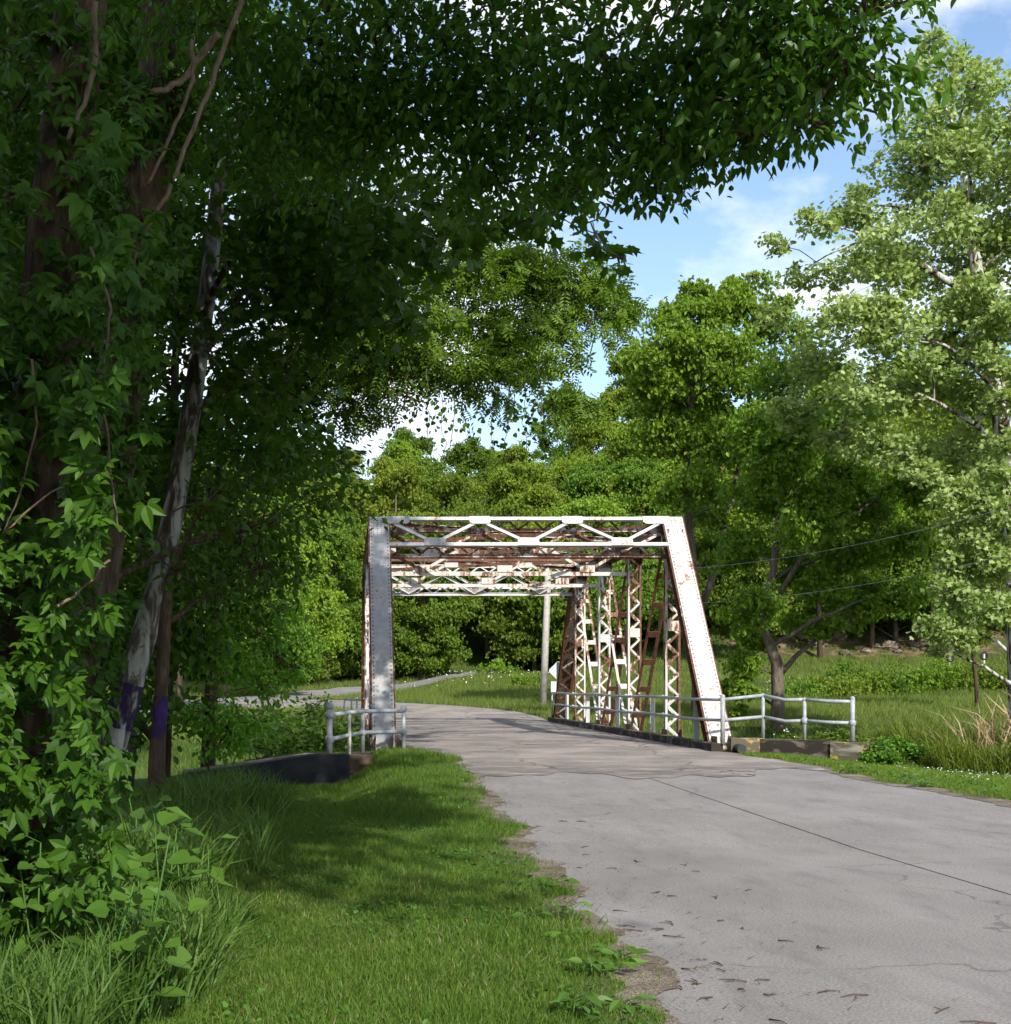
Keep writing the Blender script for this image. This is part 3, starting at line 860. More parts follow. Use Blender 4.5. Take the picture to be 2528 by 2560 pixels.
for i in (1, 2, 3):
    for (xa, xb, dz) in ((XL, XR, 0), (XR, XL, -.06)):
        c = MB(); A = (xa, YN[i] + .1, ZT + .06 + dz); B = (xb, YN[i + 1] - .1, ZT + .06 + dz)
        c.box(A, B, .10, .014, side=(0, 0, 1)); c.box(A, B, .014, .10, side=(0, 0, 1), off=(.05, .05))
        c.build('lateral_brace', M['paint_rust' if dz else 'paint_rusty'], bridge)
# deck and floor
dk = MB(); dk.rbox((.90, Y0 - .05, -.02), (7.62, YN[5] + .05, .235)); dk.build('deck_slab', M['kerb'], bridge)
ysd = np.arange(30.15, 52.85, .5)
strip('deck_surface', ysd, np.full(len(ysd), 1.10), np.full(len(ysd), 7.36), .006, M['asphalt'], bridge, 10)
for xk in (1.08, 7.42):
    kb = MB(); y = 30.2 if xk < 2 else 29.0
    while y < 52.7:
        kb = MB(); e = min(y + 3.3, 52.8)
        kb.rbox((xk - .10, y, .10), (xk + .14 if xk > 2 else xk + .06, e - .02, .42 + random.uniform(-.012, .012)))
        kb.build('kerb_section', M['kerb'], bridge); y = e
        if 52.8 - y < .5: break
for i in range(6):
    fb = MB(); fb.box((XL, YN[i], -.35), (XR, YN[i], -.35), .2, .55, side=(0, 1, 0)); fb.build('floor_beam', M['paint_rust'], bridge)
for k in range(5):
    sb = MB(); sb.box((1.5 + k * 1.37, Y0, -.2), (1.5 + k * 1.37, YN[5], -.2), .15, .34); sb.build('stringer', M['paint_rust'], bridge)
# abutments
for nm, ya, yb, lab in (('abutment', 28.6, 30.05, 'concrete abutment carrying the near end of the truss bridge'), ('abutment', 52.45, 54.0, 'concrete abutment carrying the far end of the truss bridge')):
    ab = MB(); ab.rbox((.2, ya, -3.4), (8.3, yb, -.03)); ab.rbox((.2, ya + .5, -.03), (.88, yb - .2, .10)); ab.rbox((7.62, ya + .5, -.03), (8.3, yb - .2, .10))
    tag(ab.build(nm, M['pier']), lab, 'abutment')

# ------------------------------------------------------------------ railings
def rail_thing(label, base): 
    e = empty('pipe_railing', base); tag(e, label, 'railing'); return e
# right: along the inside of the truss, then flaring along the wing wall
rr = rail_thing('long grey pipe railing along the kerb and lichened wing wall', (7.47, 29, .41))
wing = [Vector((7.55, 29.0, 0)), Vector((8.42, 29.2, 0)), Vector((9.07, 28.6, 0)), Vector((9.83, 28.05, 0))]
tops = [1.30, 1.385, 1.305, 1.27]; lows = [.885, .95, .885, .855]
def rp(path, r, name, parent, n=8):
    b = MB(); b.tube(path, r, n); return b.build(name, M['rail'], parent)
for hz, zz in ((1.30, tops), (.88, lows)):
    path = [Vector((7.47 + .02 * math.sin(k * 2.1), 52.75 - k * (52.75 - 29.9) / 11, hz + .018 * math.sin(k * 1.7))) for k in range(12)]
    rp(path + [Vector((7.55, 29.0, zz[0]))], .033, 'rail', rr)
    w = [Vector((p.x, p.y, z)) for p, z in zip(wing, zz)]
    rp(w[:2], .036, 'rail', rr)
    rp([w[1], w[1].lerp(w[2], .55) + Vector((0, 0, -.05)), w[2]], .036, 'rail', rr)
    rp([w[2], w[2].lerp(w[3], .5) + Vector((0, 0, -.012)), w[3]], .036, 'rail', rr)
for k, y in enumerate((52.7, 49.5, 45.2, 40.2, 35.6, 31.1)):
    b = MB()
    if k in (0,): b.tube([(7.47, y, .40), (7.47, y, 1.32)], .032, 8)
    else: b.box((7.53, y, .40), (7.53, y, 1.33), .12, .02, side=(1, 0, 0))
    p = b.build('post', M['rail' if k == 0 else 'paint'], rr)
for i in range(1, 5):
    for z in (1.30, .88):
        b = MB(); b.ball((7.50, YN[i] - .12, z), .06, 8, 5); b.tube([(7.48, YN[i] - .12, z), (7.66, YN[i] - .1, z)], .03, 6); b.build('clamp', M['rail'], rr)
for k, (w, tz, lz) in enumerate(zip(wing, tops, lows)):
    base = (.40, .50, .50, .50)[k]
    b = MB(); big = k in (0, 3)
    b.tube([(w.x, w.y, base), (w.x, w.y, tz + (.06 if big else 0))], .047 if big else .036, 10)
    b.ball((w.x, w.y, tz + (.06 if big else 0.0)), .05 if big else .045, 10, 6)
    if k in (2, 3): b.ball((w.x, w.y, lz), .072, 10, 6, 1.15)
    if k == 1: b.ball((w.x, w.y, lz), .05, 10, 6)
    b.build('post', M['rail'], rr)
# right wing wall
def wall_prism(name, a, b, w, z0, z1, mat, parent, ends=0):
    c = MB(); c.box((a[0], a[1], (z0 + z1) / 2), (b[0], b[1], (z0 + z1) / 2), z1 - z0, w, side=(0, 0, 1)); return c.build(name, M[mat], parent)
ww = empty('wing_wall', (9, 28.5, -.3)); tag(ww, 'low stained concrete wing wall with a lichened square end block', 'wall')
wall_prism('wall_section', (7.75, 29.25), (8.42, 29.22), .34, -.6, .52, 'block', ww)
wall_prism('wall_section', (8.42, 29.2), (9.55, 28.28), .36, -.6, .505, 'kerb', ww)
wall_prism('end_block', (9.55, 28.28), (10.12, 27.86), .46, -.6, .475, 'block', ww)
dr = MB(); dr.tube([(7.86, 28.7, .32), (7.86, 29.3, .32)], .09, 10); dr.build('drain_pipe', M['dark_post'], ww)

# left: flared pipe railing with ball finials on the wing wall
lr = rail_thing('short grey pipe railing with ball finials beside the left end post', (0.3, 28.2, .2))
pl = [Vector((-.345, 27.0, 0)), Vector((.29, 28.3, 0)), Vector((1.12, 29.0, 0))]
lt = [1.035, 1.08, 1.075]; ll = [.575, .66, .655]
for zz in (lt, ll):
    rp([Vector((p.x, p.y, z)) for p, z in zip(pl, zz)], .042, 'rail', lr)
for k, (w, a, c) in enumerate(zip(pl, lt, ll)):
    b = MB(); r = .058 if k == 0 else .042
    b.tube([(w.x, w.y, .25 if k < 2 else .1), (w.x, w.y, a + (.12 if k == 0 else .04))], r, 10)
    if k == 0: b.ball((w.x, w.y, a + .165), .085, 12, 8); b.ball((w.x, w.y, a), .088, 12, 8, 1.2); b.ball((w.x, w.y, c), .088, 12, 8, 1.2)
    elif k == 1: b.ball((w.x, w.y, c), .07, 10, 6, 1.2); b.ball((w.x, w.y, a), .055, 10, 6)
    else: b.ball((w.x, w.y, a + .03), .075, 12, 8); b.ball((w.x, w.y, c), .075, 12, 8, 1.1)
    b.build('post', M['rail'], lr)
b = MB(); b.tube([(.02, 27.75, 1.06), (.035, 27.72, .6), (.03, 27.6, .12)], .03, 8); b.build('post', M['paint_worn'], lr)
lw = empty('wing_wall', (-1, 26.5, -.5)); tag(lw, 'low black tarred concrete wing wall half sunk in grass', 'wall')
b = MB(); b.prism([(.03, 26.0, -.7), (.03, 26.0, .34), (-.55, 25.95, .345), (-1.0, 25.9, .29), (-1.5, 25.85, .20), (-2.1, 25.8, .12), (-2.9, 25.7, .02), (-2.9, 25.7, -.9)], (-.05, .42, 0)); b.build('front_face', M['tar'], lw)
b = MB(); b.prism([(-.01, 26.43, -.7), (-.01, 26.43, .30), (-.6, 26.38, .31), (-2.9, 26.1, .0), (-2.9, 26.1, -.9)], (-.2, .9, 0)); b.build('wall_core', M['block'], lw)
b = MB(); b.rbox((.03, 27.2, -.5), (.46, 28.75, .27)); tag(b.build('concrete_block', M['pier']), 'brown concrete block between the black wall and the left end post', 'block')
# far left railing of the bridge end, bent
fr = rail_thing('bent white pipe railing at the far left corner of the bridge', (.3, 53.2, .2))
fp = [Vector((-.12, 53.0, 0)), Vector((.13, 53.2, 0)), Vector((.33, 53.3, 0)), Vector((.95, 53.0, 0))]
for zz in ((1.07, 1.04, 1.06, 1.05), (.62, .62, .62, .62)):
    rp([Vector((p.x, p.y, z)) for p, z in zip(fp, zz)], .03, 'rail', fr)
for k, p in enumerate(fp):
    b = MB(); b.tube([(p.x - (.06 if k == 0 else 0), p.y, .2), (p.x, p.y, 1.09)], .032, 8); b.ball((p.x, p.y, 1.09), .05, 8, 5); b.build('post', M['rail'], fr)
b = MB(); b.rbox((-.32, 51.6, -2.6), (.68, 53.6, .24)); tag(b.build('end_pier', M['pier']), 'square brown concrete pier below the bent far railing', 'pier')
# rail along the inside of the left truss
l2 = rail_thing('grey pipe railing along the inside of the left truss', (1.02, 41, .41))
for hz in (1.24, .84): rp([Vector((1.0, 31.4, hz)), Vector((1.0, 41, hz)), Vector((1.0, 52.6, hz))], .032, 'rail', l2)
for y in (32.5, 37, 41.5, 46, 50.5):
    b = MB(); b.box((.99, y, .40), (.99, y, 1.27), .09, .02); b.build('post', M['rail'], l2)

# ------------------------------------------------------------------ far side furniture
sg = empty('road_sign', (8.2, 56, .2)); tag(sg, 'back of a grey diamond warning sign on a dark post', 'sign')
c = P(1396, 1677, 56)
b = MB(); r = .37; pts = []
for k in range(4):
    a0 = math.pi / 2 * k
    for da in (-.12, .12): pts.append(c + Vector((math.sin(a0 + da) * r * .97, 0, math.cos(a0 + da) * r * .97)))
b.prism(pts, (0, -.012, 0)); b.build('diamond_plate', M['sign'], sg)
c2 = P(1390, 1717, 56); b = MB(); b.rbox((c2.x - .19, 55.99, c2.z - .21), (c2.x + .20, 56.003, c2.z + .21)); b.build('small_plate', M['sign'], sg)
pxx = P(1396, 1700, 55.95); b = MB(); b.rbox((pxx.x - .045, 55.92, .1), (pxx.x + .045, 55.965, c.z + .34)); b.build('post', M['dark_post'], sg)
up = empty('utility_pole', (P(1360, 1755, 66).x, 66, float(zg(9, 66)))); tag(up, 'weathered grey utility pole standing in the meadow beyond the bridge', 'pole')
b = MB(); p0 = P(1358, 1765, 66); p1 = P(1373, 1375, 66.2); b.tube([p0, p0.lerp(p1, .5), p1], [.17, .155, .13], 12); b.build('pole', M['pole'], up)
b = MB(); q = P(1372, 1400, 66.1); b.ball(q + Vector((.18, 0, .1)), .07, 8, 5); b.tube([q, q + Vector((.18, 0, .05))], .025, 6); b.build('insulator', M['sign'], up)
def wire(a, bpt, sag, label):
    a = Vector(a); bpt = Vector(bpt); pts = []
    for k in range(25):
        t = k / 24; p = a.lerp(bpt, t); p.z -= sag * 4 * t * (1 - t); pts.append(p)
    w = MB(); w.tube(pts, .007, 5); o = w.build('overhead_wire', M['wire']); return tag(o, label, 'wire')
wire(P(1373, 1408, 66.1), P(2700, 1215, 36), 1.0, 'upper grey wire strung from the utility pole across the trees')
wire(P(1370, 1490, 66.1), P(2700, 1345, 36), .9, 'lower grey wire strung from the utility pole across the trees')
for (px, py, lab) in ((2376, 1645, 'black tyre target partly behind the sycamore leaves in the meadow'), (2461, 1640, 'black tyre target with a pale figure beside the thin sapling')):
    d = 92; c = P(px, py, d); e = empty('tyre_target', (c.x, c.y, float(zg(c.x, c.y)))); tag(e, lab, 'tyre', 'tyre targets in the meadow')
    b = MB(); ring = [c + Vector((.21 * math.cos(a), 0, .21 * math.sin(a))) for a in np.linspace(0, 2 * math.pi, 25)]
    b.tube(ring, .068, 8, False); b.build('tyre', M['rubber'], e)
    b = MB(); b.tube([c + Vector((0, .03, -.95)), c + Vector((0, .03, -.12)), c + Vector((0, .02, .05)), c + Vector((0, .02, .13))], [.07, .07, .05, .07], 8); b.build('stake', M['white'], e)

# ------------------------------------------------------------------ trees
def limb_path(A, B, bend, k=6):
    A = Vector(A); B = Vector(B); L = (B - A).length
    s = Vector((random.uniform(-1, 1), random.uniform(-1, 1), random.uniform(.1, .9))) * L * bend
    out = []
    for i in range(k + 1):
        t = i / k
        p = A.lerp(B, t) + s * (4 * t * (1 - t)) * .5
        if 0 < i < k: p += Vector((random.uniform(-1, 1), random.uniform(-1, 1), random.uniform(-1, 1))) * L * .018
        out.append(p)
    return out
def tree(name, label, trunk, clumps, tm, size, leafmat, bark, group=None, droop=.5, sub=7, spread=.42, ind=0, indmat=None, up_noise=.6, cat='tree', seed=1, limb_r=.3, twig=True, trunk_n=10, outw=.6, kindleaf='leaf', limbs=True, above=False):
    """trunk: [(point, radius)], clumps: [(centre, radius, leaves)]"""
    rng = np.random.default_rng(seed); random.seed(seed)
    base = Vector(trunk[0][0])
    root = empty(name, base); tag(root, label, cat, group)
    tb = MB(); tb.tube([p for p, r in trunk], [r for p, r in trunk], trunk_n)
    # finer sampling of the trunk for limb starts
    samp = []
    for (p, r), (p2, r2) in zip(trunk[:-1], trunk[1:]):
        for k in range(6): samp.append((Vector(p).lerp(Vector(p2), k / 6), r + (r2 - r) * k / 6))
    samp.append((Vector(trunk[-1][0]), trunk[-1][1]))
    lb = MB(); Pp, Oo = [], []
    samp2 = []
    for (c, r, n) in clumps:
        c = Vector(c)
        if above: best = min(samp, key=lambda s: (c - s[0]).length + max(0, c.z + .3 - s[0].z) * 6)
        else: best = min(samp + samp2, key=lambda s: (c - s[0]).length + max(0, s[0].z - c.z + .35 * (c - s[0]).length) * 1.5)
        if limbs and (c - best[0]).length > .3:
            path = limb_path(best[0], c, .22)
            r0 = min(best[1] * .7, .02 + (c - best[0]).length * .018 * limb_r / .3)
            rads = [r0 + (.012 - r0) * (i / 6) for i in range(7)] if r0 > .012 else [r0] * 7
            lb.tube(path, rads, 6, False)
            samp2 += [(path[i], rads[i]) for i in (2, 3, 4)]
        rr_ = Vector((r, r, r * .75)) if not hasattr(r, '__len__') else Vector(r)
        k = sub
        dirs = rng.normal(size=(k, 3)); dirs /= np.linalg.norm(dirs, axis=1, keepdims=True)
        cen = np.array(c) + dirs * np.array(rr_) * rng.uniform(.35, 1.0, (k, 1)) ** .7
        if twig and limbs:
            for q in cen:
                lb.tube([c, c.lerp(Vector(q), .55) + Vector(rng.normal(size=3) * .06 * rr_.x), Vector(q)], [.014, .010, .006], 4, False)
        m = max(1, int(n / k))
        for q in cen:
            w = rng.uniform(.5, 1.5)
            mm = int(m * w) + 1
            off = rng.normal(size=(mm, 3)) * np.array(rr_) * spread
            off[:, 2] *= .75
            Pp.append(q + off); Oo.append((q + off - np.array(c)) / (np.linalg.norm(q + off - np.array(c), axis=1, keepdims=True) + 1e-6))
    tb.build('trunk', M[bark], root)
    if lb.v: lb.build('limbs', M[bark], root)
    p = np.concatenate(Pp); o = np.concatenate(Oo)
    # the leaning trunk stands in a gap of the foliage
    yy = np.maximum(p[:, 1], .5); lx = VX + p[:, 0] / yy * F; ly = VY - (p[:, 2] - EYE) / yy * F
    tx_ = np.interp(ly, [450, 720, 1000, 1250, 1450, 1660, 1880], [548, 520, 482, 440, 400, 340, 275])
    gap = (p[:, 1] > 10) & (p[:, 1] < 20.6) & (ly > 480) & (ly < 1600) & (np.abs(lx - tx_) < 46) & (rng.uniform(size=len(p)) < np.where(np.sin(ly * .021) > -.5, .95, .55))
    p = p[~gap]; o = o[~gap]
    yd, upv = rand_orient(len(p), o * outw, droop, up_noise, rng)
    s = rng.uniform(size[0], size[1], len(p))
    keep = leaf_objects(kindleaf, tm, p, yd, upv, s, M[indmat], root, ind) if ind else np.ones(len(p), bool)
    V, Fc = scatter(tm, p[keep], yd[keep], upv[keep], s[keep])
    cr_ = link_mesh('crown', np_mesh('crown', V, Fc), M[leafmat], root); cr_['kind'] = 'stuff'
    return root

# --- the big tree whose boughs hang over the road
A_TR = [(Vector((-2.02, 8.4, -.7)), .30), (Vector((-1.98, 8.4, .6)), .24), (Vector((-1.85, 8.4, 2.2)), .19), (Vector((-1.72, 8.45, 4.2)), .165), (Vector((-1.5, 8.6, 6.5)), .15), (Vector((-.5, 9.4, 8.2)), .12), (Vector((1.2, 10.0, 8.6)), .10), (Vector((2.8, 9.9, 8.3)), .07), (Vector((3.9, 9.6, 7.4)), .04)]
near = [(2200, 130, 9.3, .50), (2080, 210, 9.3, .45), (1960, 120, 9.6, .6), (1850, 260, 9.6, .5), (1940, 330, 9.4, .30), (1720, 160, 10, .65), (1650, 360, 10.2, .5), (1760, 400, 10, .28), (1500, 120, 10.5, .7), (1500, 330, 10.8, .6),
        (1640, 470, 10.6, .24), (1300, 150, 11, .75), (1330, 350, 11.4, .6), (1120, 120, 11.5, .8), (1120, 330, 12, .7), (950, 170, 12, .85), (900, 380, 12.5, .75), (760, 100, 12, .85), (740, 300, 12.5, .7), (560, 60, 11, .5), (2260, 40, 9.2, .38), (2140, 20, 9.4, .5), (1860, 30, 9.8, .6), (2110, 300, 9.1, .22), (1450, 470, 11.3, .3), (1240, 460, 12, .4)]
near = [(px - (90 if px > 2050 else 40 if px > 1900 else 0), py, d, r) for px, py, d, r in near]
cl = [(P(px, py, d), r, (800 if px > 1100 else 1000) * (r / .6) ** 2) for px, py, d, r in near]
tree('overhanging_tree', 'dark leafy tree with vine wrapped trunk and boughs hanging over the road', A_TR, cl, T_OVATE, (.05, .118), 'lf_near', 'bark', droop=.9, sub=9, spread=.40, ind=300, indmat='lf_near_o', seed=5, limb_r=.10, outw=.4, above=True)
# unseen crown above the frame, its clumps placed to shade verge and trees behind
rng = np.random.default_rng(21)
ucl = []
while len(ucl) < 84:
    X = rng.uniform(-6, 8.5); Y = rng.uniform(-3, 21); z = rng.uniform(7.5, 17)
    if z < 1.6 + .4756 * max(Y, 0) + 1.9: continue
    sx, sy = X - .41 * z, Y + 1.33 * z
    bad = False  # clumps left out so sun reaches the walnut and the right boughs
    for h in (5, 6, 7, 8, 9, 10):
        if 1.4 < X - .41 * (z - h) < 7 and 22 < Y + 1.33 * (z - h) < 31: bad = True
    for h in (4.5, 5.5, 6.5):
        if 1.6 < X - .41 * (z - h) < 5.4 and 7 < Y + 1.33 * (z - h) < 12 and rng.uniform() < .8: bad = True
    if bad: continue
    if sx > 1.2 or sx < -9 or sy < 11.5 or sy > 40: continue
    if sy > 33 and sx > -.5 and rng.uniform() < .5: continue
    ucl.append(((X, Y, z), 1.35, 330))
for k in range(12):  # unseen clumps added to shade the lawn
    tx, ty, z = rng.uniform(-1.8, 1.0), rng.uniform(10.5, 21), rng.uniform(9.5, 14)
    if 1.6 + .4756 * max(0, ty - 1.33 * z) + 1.6 < z: ucl.append(((tx + .41 * z, ty - 1.33 * z, z), .8, 60))
for k in range(34):  # clumps added behind the camera to shade the creeper and near trunk
    tx, tz, h = rng.uniform(-3.2, -.6), rng.uniform(2.6, 7.5), rng.uniform(6, 10.5)
    ucl.append(((tx + .41 * h, 8.4 - 1.33 * h, tz + h), .9, 170))
for (yp, zp) in ((29.9, .4), (30.6, 1.2), (31.4, 2.1), (32.2, 3.0), (33.0, 3.9), (33.8, 4.8), (34.4, 5.4), (34.2, 5.0)):  # clumps added out of view to dapple the left end post
    h = (yp - 15.5) / 1.33; ucl.append(((.95 + .41 * h + (.9 if zp == 5.0 else 0), 15.5, zp + h), .62, 110))
tree('canopy_tree', 'tall tree out of view with crown clumps added to shade the left verge', [(Vector((-4.2, 5.5, -.7)), .34), (Vector((-3.8, 6, 5)), .28), (Vector((-2.5, 7, 10)), .2), (Vector((0, 8, 13)), .12)], ucl, T_DIAM, (.24, .36), 'lf_near', 'bark', seed=6, sub=9, spread=.42, limb_r=.3)

# --- leaning sycamore with a purple painted band
S_TR = [(P(235, 2030, 20), .24), (P(275, 1880, 20), .21), (P(340, 1660, 20), .185), (P(400, 1450, 20.1), .165), (P(440, 1250, 20.2), .15), (P(482, 1000, 20.4), .14), (P(520, 720, 20.6), .125), (P(545, 480, 20.8), .11), (P(600, 250, 21), .08)]
scl = [(700, 450, 18.5, 1.0), (880, 520, 18, 1.0), (1050, 480, 16.5, .8), (650, 700, 19, 1.0), (820, 700, 18.5, .9), (1340, 540, 13.5, .28), (1490, 585, 13, .20), (1220, 545, 14, .35), (1100, 600, 15, .4), (950, 620, 17, .6), (620, 930, 19.5, .9), (400, 640, 18, .8), (1545, 640, 12.8, .14), (1400, 480, 13.5, .35), (1000, 760, 17.5, .4)]
syc = tree('leaning_sycamore', 'slender leaning tree with mottled pale bark and a purple paint band', S_TR, [(P(a, b, d), r, 650 * max(.02, r * r)) for a, b, d, r in scl], T_MAPLE, (.11, .17), 'lf_near', 'sycamore_dull', droop=.9, sub=7, ind=150, indmat='lf_near_o', seed=9, limb_r=.3)
def paint_band(parent, A, B, ra, rb):
    b = MB(); b.tube([Vector(A), Vector(A).lerp(Vector(B), .5), Vector(B)], [ra, (ra + rb) / 2 + .003, rb], 14, False); o = b.build('paint_band', M['purple'], parent); o['label'] = 'purple paint band around the trunk'
p1, p2 = S_TR[1][0], S_TR[2][0]
paint_band(syc, p1.lerp(p2, .28), p1.lerp(p2, .78), .209, .197)
C_TR = [(P(388, 2060, 17), .11), (P(392, 1900, 17), .10), (P(402, 1750, 17.05), .085), (P(412, 1560, 17.1), .075), (P(424, 1440, 17.2), .05)]
sap = tree('slim_dark_tree', 'slim rough barked tree with a purple mark beside the leaning sycamore', C_TR, [(P(a, b, d), r, 500 * r * r) for a, b, d, r in ((520, 1250, 17, .6), (600, 1330, 17.5, .7), (440, 1430, 17, .5), (540, 1480, 18, .6), (640, 1420, 18, .6))], T_SIMPLE, (.10, .16), 'lf_dark', 'bark', droop=.8, seed=12)
paint_band(sap, C_TR[1][0].lerp(C_TR[2][0], .35), C_TR[2][0].lerp(C_TR[3][0], .05), .097, .087)

# --- dark understory on the left bank
def xr_lim(y): return np.interp(y, [200, 500, 700, 900, 1000, 1100, 1250, 1330, 1450, 1550, 1700, 1850], [900, 950, 1040, 1000, 985, 950, 910, 840, 780, 730, 700, 640])
rng = np.random.default_rng(33)
groups = {0: [], 1: [], 2: [], 3: [], 4: []}
tries = 0
while sum(len(g) for g in groups.values()) < 190 and tries < 20000:
    tries += 1
    y = rng.uniform(-120, 1800); x = rng.uniform(-260, 1000); d = rng.uniform(14.5, 29); r = rng.uniform(.6, 1.1)
    if x + r / d * F * .95 > xr_lim(y): continue
    if d < 21.5 and abs(x - np.interp(y, [250, 480, 1000, 1450, 1880], [600, 545, 480, 400, 275])) < r / d * F * 1.0 + 60: continue
    p = P(x, y, d)
    if p.z < .2: continue
    k = int(np.argmin([abs(p.x + 2.4) + abs(d - 25), abs(p.x + 6.0) + abs(d - 27), abs(p.x + 5.5) + abs(d - 18), abs(p.x + 3.0) + abs(d - 16), abs(p.x + 1.6) + abs(d - 28)]))
    groups[k].append((p, r, 720 * r))
spots = [((-3.2, 24.5), 9), ((-6.5, 27), 10), ((-6, 18), 9), ((-4.2, 15.5), 7), ((-2.8, 28.5), 8)]
labs = ['dense dark understory tree right behind the leaning sycamore', 'deep shaded tree at the back of the left thicket', 'shaded tree deep in the thicket behind the creeper', 'small shaded tree between the creeper and the leaning sycamore', 'dark tree at the edge of the creek left of the bridge']
for k in range(5):
    (bx, by), h = spots[k]; bz = float(zg(bx, by))
    if not groups[k]: continue
    tree('understory_tree', labs[k], [(Vector((bx, by, bz - .1)), .16), (Vector((bx + .15, by, bz + h * .4)), .12), (Vector((bx + .3, by, bz + h)), .05)], groups[k], T_SIMPLE if k % 2 else T_OVAL, (.11, .19), 'lf_dark', 'bark', group='trees of the left thicket', droop=.7, sub=7, seed=40 + k)

# --- walnut reaching across the creek, sunlit on its right
W_TR = [(Vector((-4.6, 29, -.6)), .28), (Vector((-4.3, 29, 3)), .24), (Vector((-3.6, 28.6, 6)), .2), (Vector((-2.0, 28, 8)), .14), (Vector((0, 27.4, 9)), .09)]
wcl = [(1400, 720, 26.5, .85), (1470, 800, 26.5, .65), (1300, 800, 26.5, .95), (1180, 720, 26, .9), (1250, 930, 26, .75), (1370, 890, 26.3, .5), (1450, 1010, 26, .28), (1090, 860, 25.5, .8), (980, 720, 25, 1.0), (960, 900, 25.5, .8), (860, 820, 25, 1.0), (1240, 640, 26, .6), (1330, 660, 26.4, .6), (760, 650, 25, 1.1), (1520, 700, 26.8, .35), (1555, 760, 26.8, .25), (700, 900, 26, 1.0), (880, 1000, 26, .6), (820, 560, 25, 1)]
tree('walnut_tree', 'walnut tree with feathery leaves reaching over the creek above the bridge', W_TR, [(P(a, b, d), r, 520 * max(.2, r * r)) for a, b, d, r in wcl], T_PINN, (.26, .42), 'lf_walnut', 'bark_grey', droop=.8, sub=9, seed=15, spread=.36)
# hanging vine strands below it
hv = empty('hanging_vine', P(1200, 1000, 25)); tag(hv, 'strands of heart leaved vine hanging above the bridge against the sky', 'vine')
rng = np.random.default_rng(5); sb = MB(); pts = []
for (x, y0, y1) in ((985, 880, 1090), (1020, 900, 1060), (1060, 920, 1100), (1100, 930, 1140), (1135, 920, 1150), (1160, 950, 1110), (1240, 950, 1130), (1275, 960, 1160), (1310, 960, 1125), (1345, 980, 1140), (1390, 980, 1110), (1000, 700, 900), (1080, 800, 960), (1350, 900, 1050)):
    a = P(x, y0, 25 + rng.uniform(-.6, .6)); b_ = P(x + rng.uniform(-20, 20), y1, a.y)
    path = [a.lerp(b_, t) + Vector(rng.normal(size=3) * .04) for t in np.linspace(0, 1, 8)]
    sb.tube(path, .006, 4, False)
    for t in rng.uniform(0, 1, 42): pts.append(np.array(a.lerp(b_, t)) + rng.normal(size=3) * .13 * (.5 + t))
sb.build('stem', M['vinebark'], hv)
p = np.array(pts); yd, upv = rand_orient(len(p), None, 1.4, .9, rng); s = rng.uniform(.06, .105, len(p))
keep = leaf_objects('leaf', T_HEART, p, yd, upv, s, M['lf_near_o'], hv, 200)
V, Fc = scatter(T_HEART, p[keep], yd[keep], upv[keep], s[keep]); o = link_mesh('foliage', np_mesh('foliage', V, Fc), M['lf_near'], hv); o['kind'] = 'stuff'

# --- Virginia creeper covering the near trunk
cv = empty('creeper_vine', (-1.9, 8, -.5)); tag(cv, 'Virginia creeper with five fingered leaves smothering the near trunk', 'vine')
rng = np.random.default_rng(8); pts = []
while len(pts) < 3600:
    y = rng.uniform(-60, 2300); d = rng.uniform(6.9, 8.8)
    e = np.interp(y, [-60, 200, 420, 600, 800, 1000, 1150, 1350, 1480, 1650, 1850, 2000, 2300], [260, 330, 430, 430, 400, 330, 300, 380, 260, 190, 300, 340, 240])
    x = rng.uniform(-260, 1) if rng.uniform() < .3 else (e + 45 * math.sin(y * .03) + 30 * math.sin(y * .071)) * (1 - rng.uniform() ** 1.2 * 1.3)
    if y < 700 and 20 < x < 210 and rng.uniform() < .72: continue
    if y < 520 and rng.uniform() < .45: continue
    if rng.uniform() < .55 * (math.sin(x * .027 + 1.7 * math.sin(y * .009)) + math.sin(y * .021 + x * .012)) + .3: continue
    if x > e - 90 and rng.uniform() < .6: continue
    pts.append(P(x, y, d + .25 * math.sin(x * .02)))
for trk, n_ in ((A_TR[:6], 1100), ([(P(60, 2350, 12.2), .30), (P(150, 1900, 12.2), .27), (P(250, 1300, 12.2), .23), (P(340, 700, 12.2), .20), (P(395, 200, 12.3), .175)], 1500)):
    for k in range(n_):
        i = rng.integers(0, len(trk) - 1); t = rng.uniform(); q = trk[i][0].lerp(trk[i + 1][0], t); r_ = trk[i][1] + .05 + abs(rng.normal()) * .06; a = rng.uniform(-2.9, -.2)
        if math.sin(q.z * 2.3 + a * 2) + math.sin(q.z * 4.1) < -.9: continue
        pts.append(q + Vector((math.cos(a) * r_, math.sin(a) * r_, 0)))
p = np.array(pts); out = np.tile(np.array([.25, -.75, -.15]), (len(p), 1))
yd, upv = rand_orient(len(p), out, .75, .75, rng); upv += np.array([.15, -.7, .2]); s = rng.uniform(.06, .14, len(p))
keep = leaf_objects('leaf', T_PALM, p, yd, upv, s, M['lf_creeper_o'], cv, 300)
V, Fc = scatter(T_PALM, p[keep], yd[keep], upv[keep], s[keep]); o = link_mesh('foliage', np_mesh('foliage', V, Fc), M['lf_creeper'], cv); o['kind'] = 'stuff'
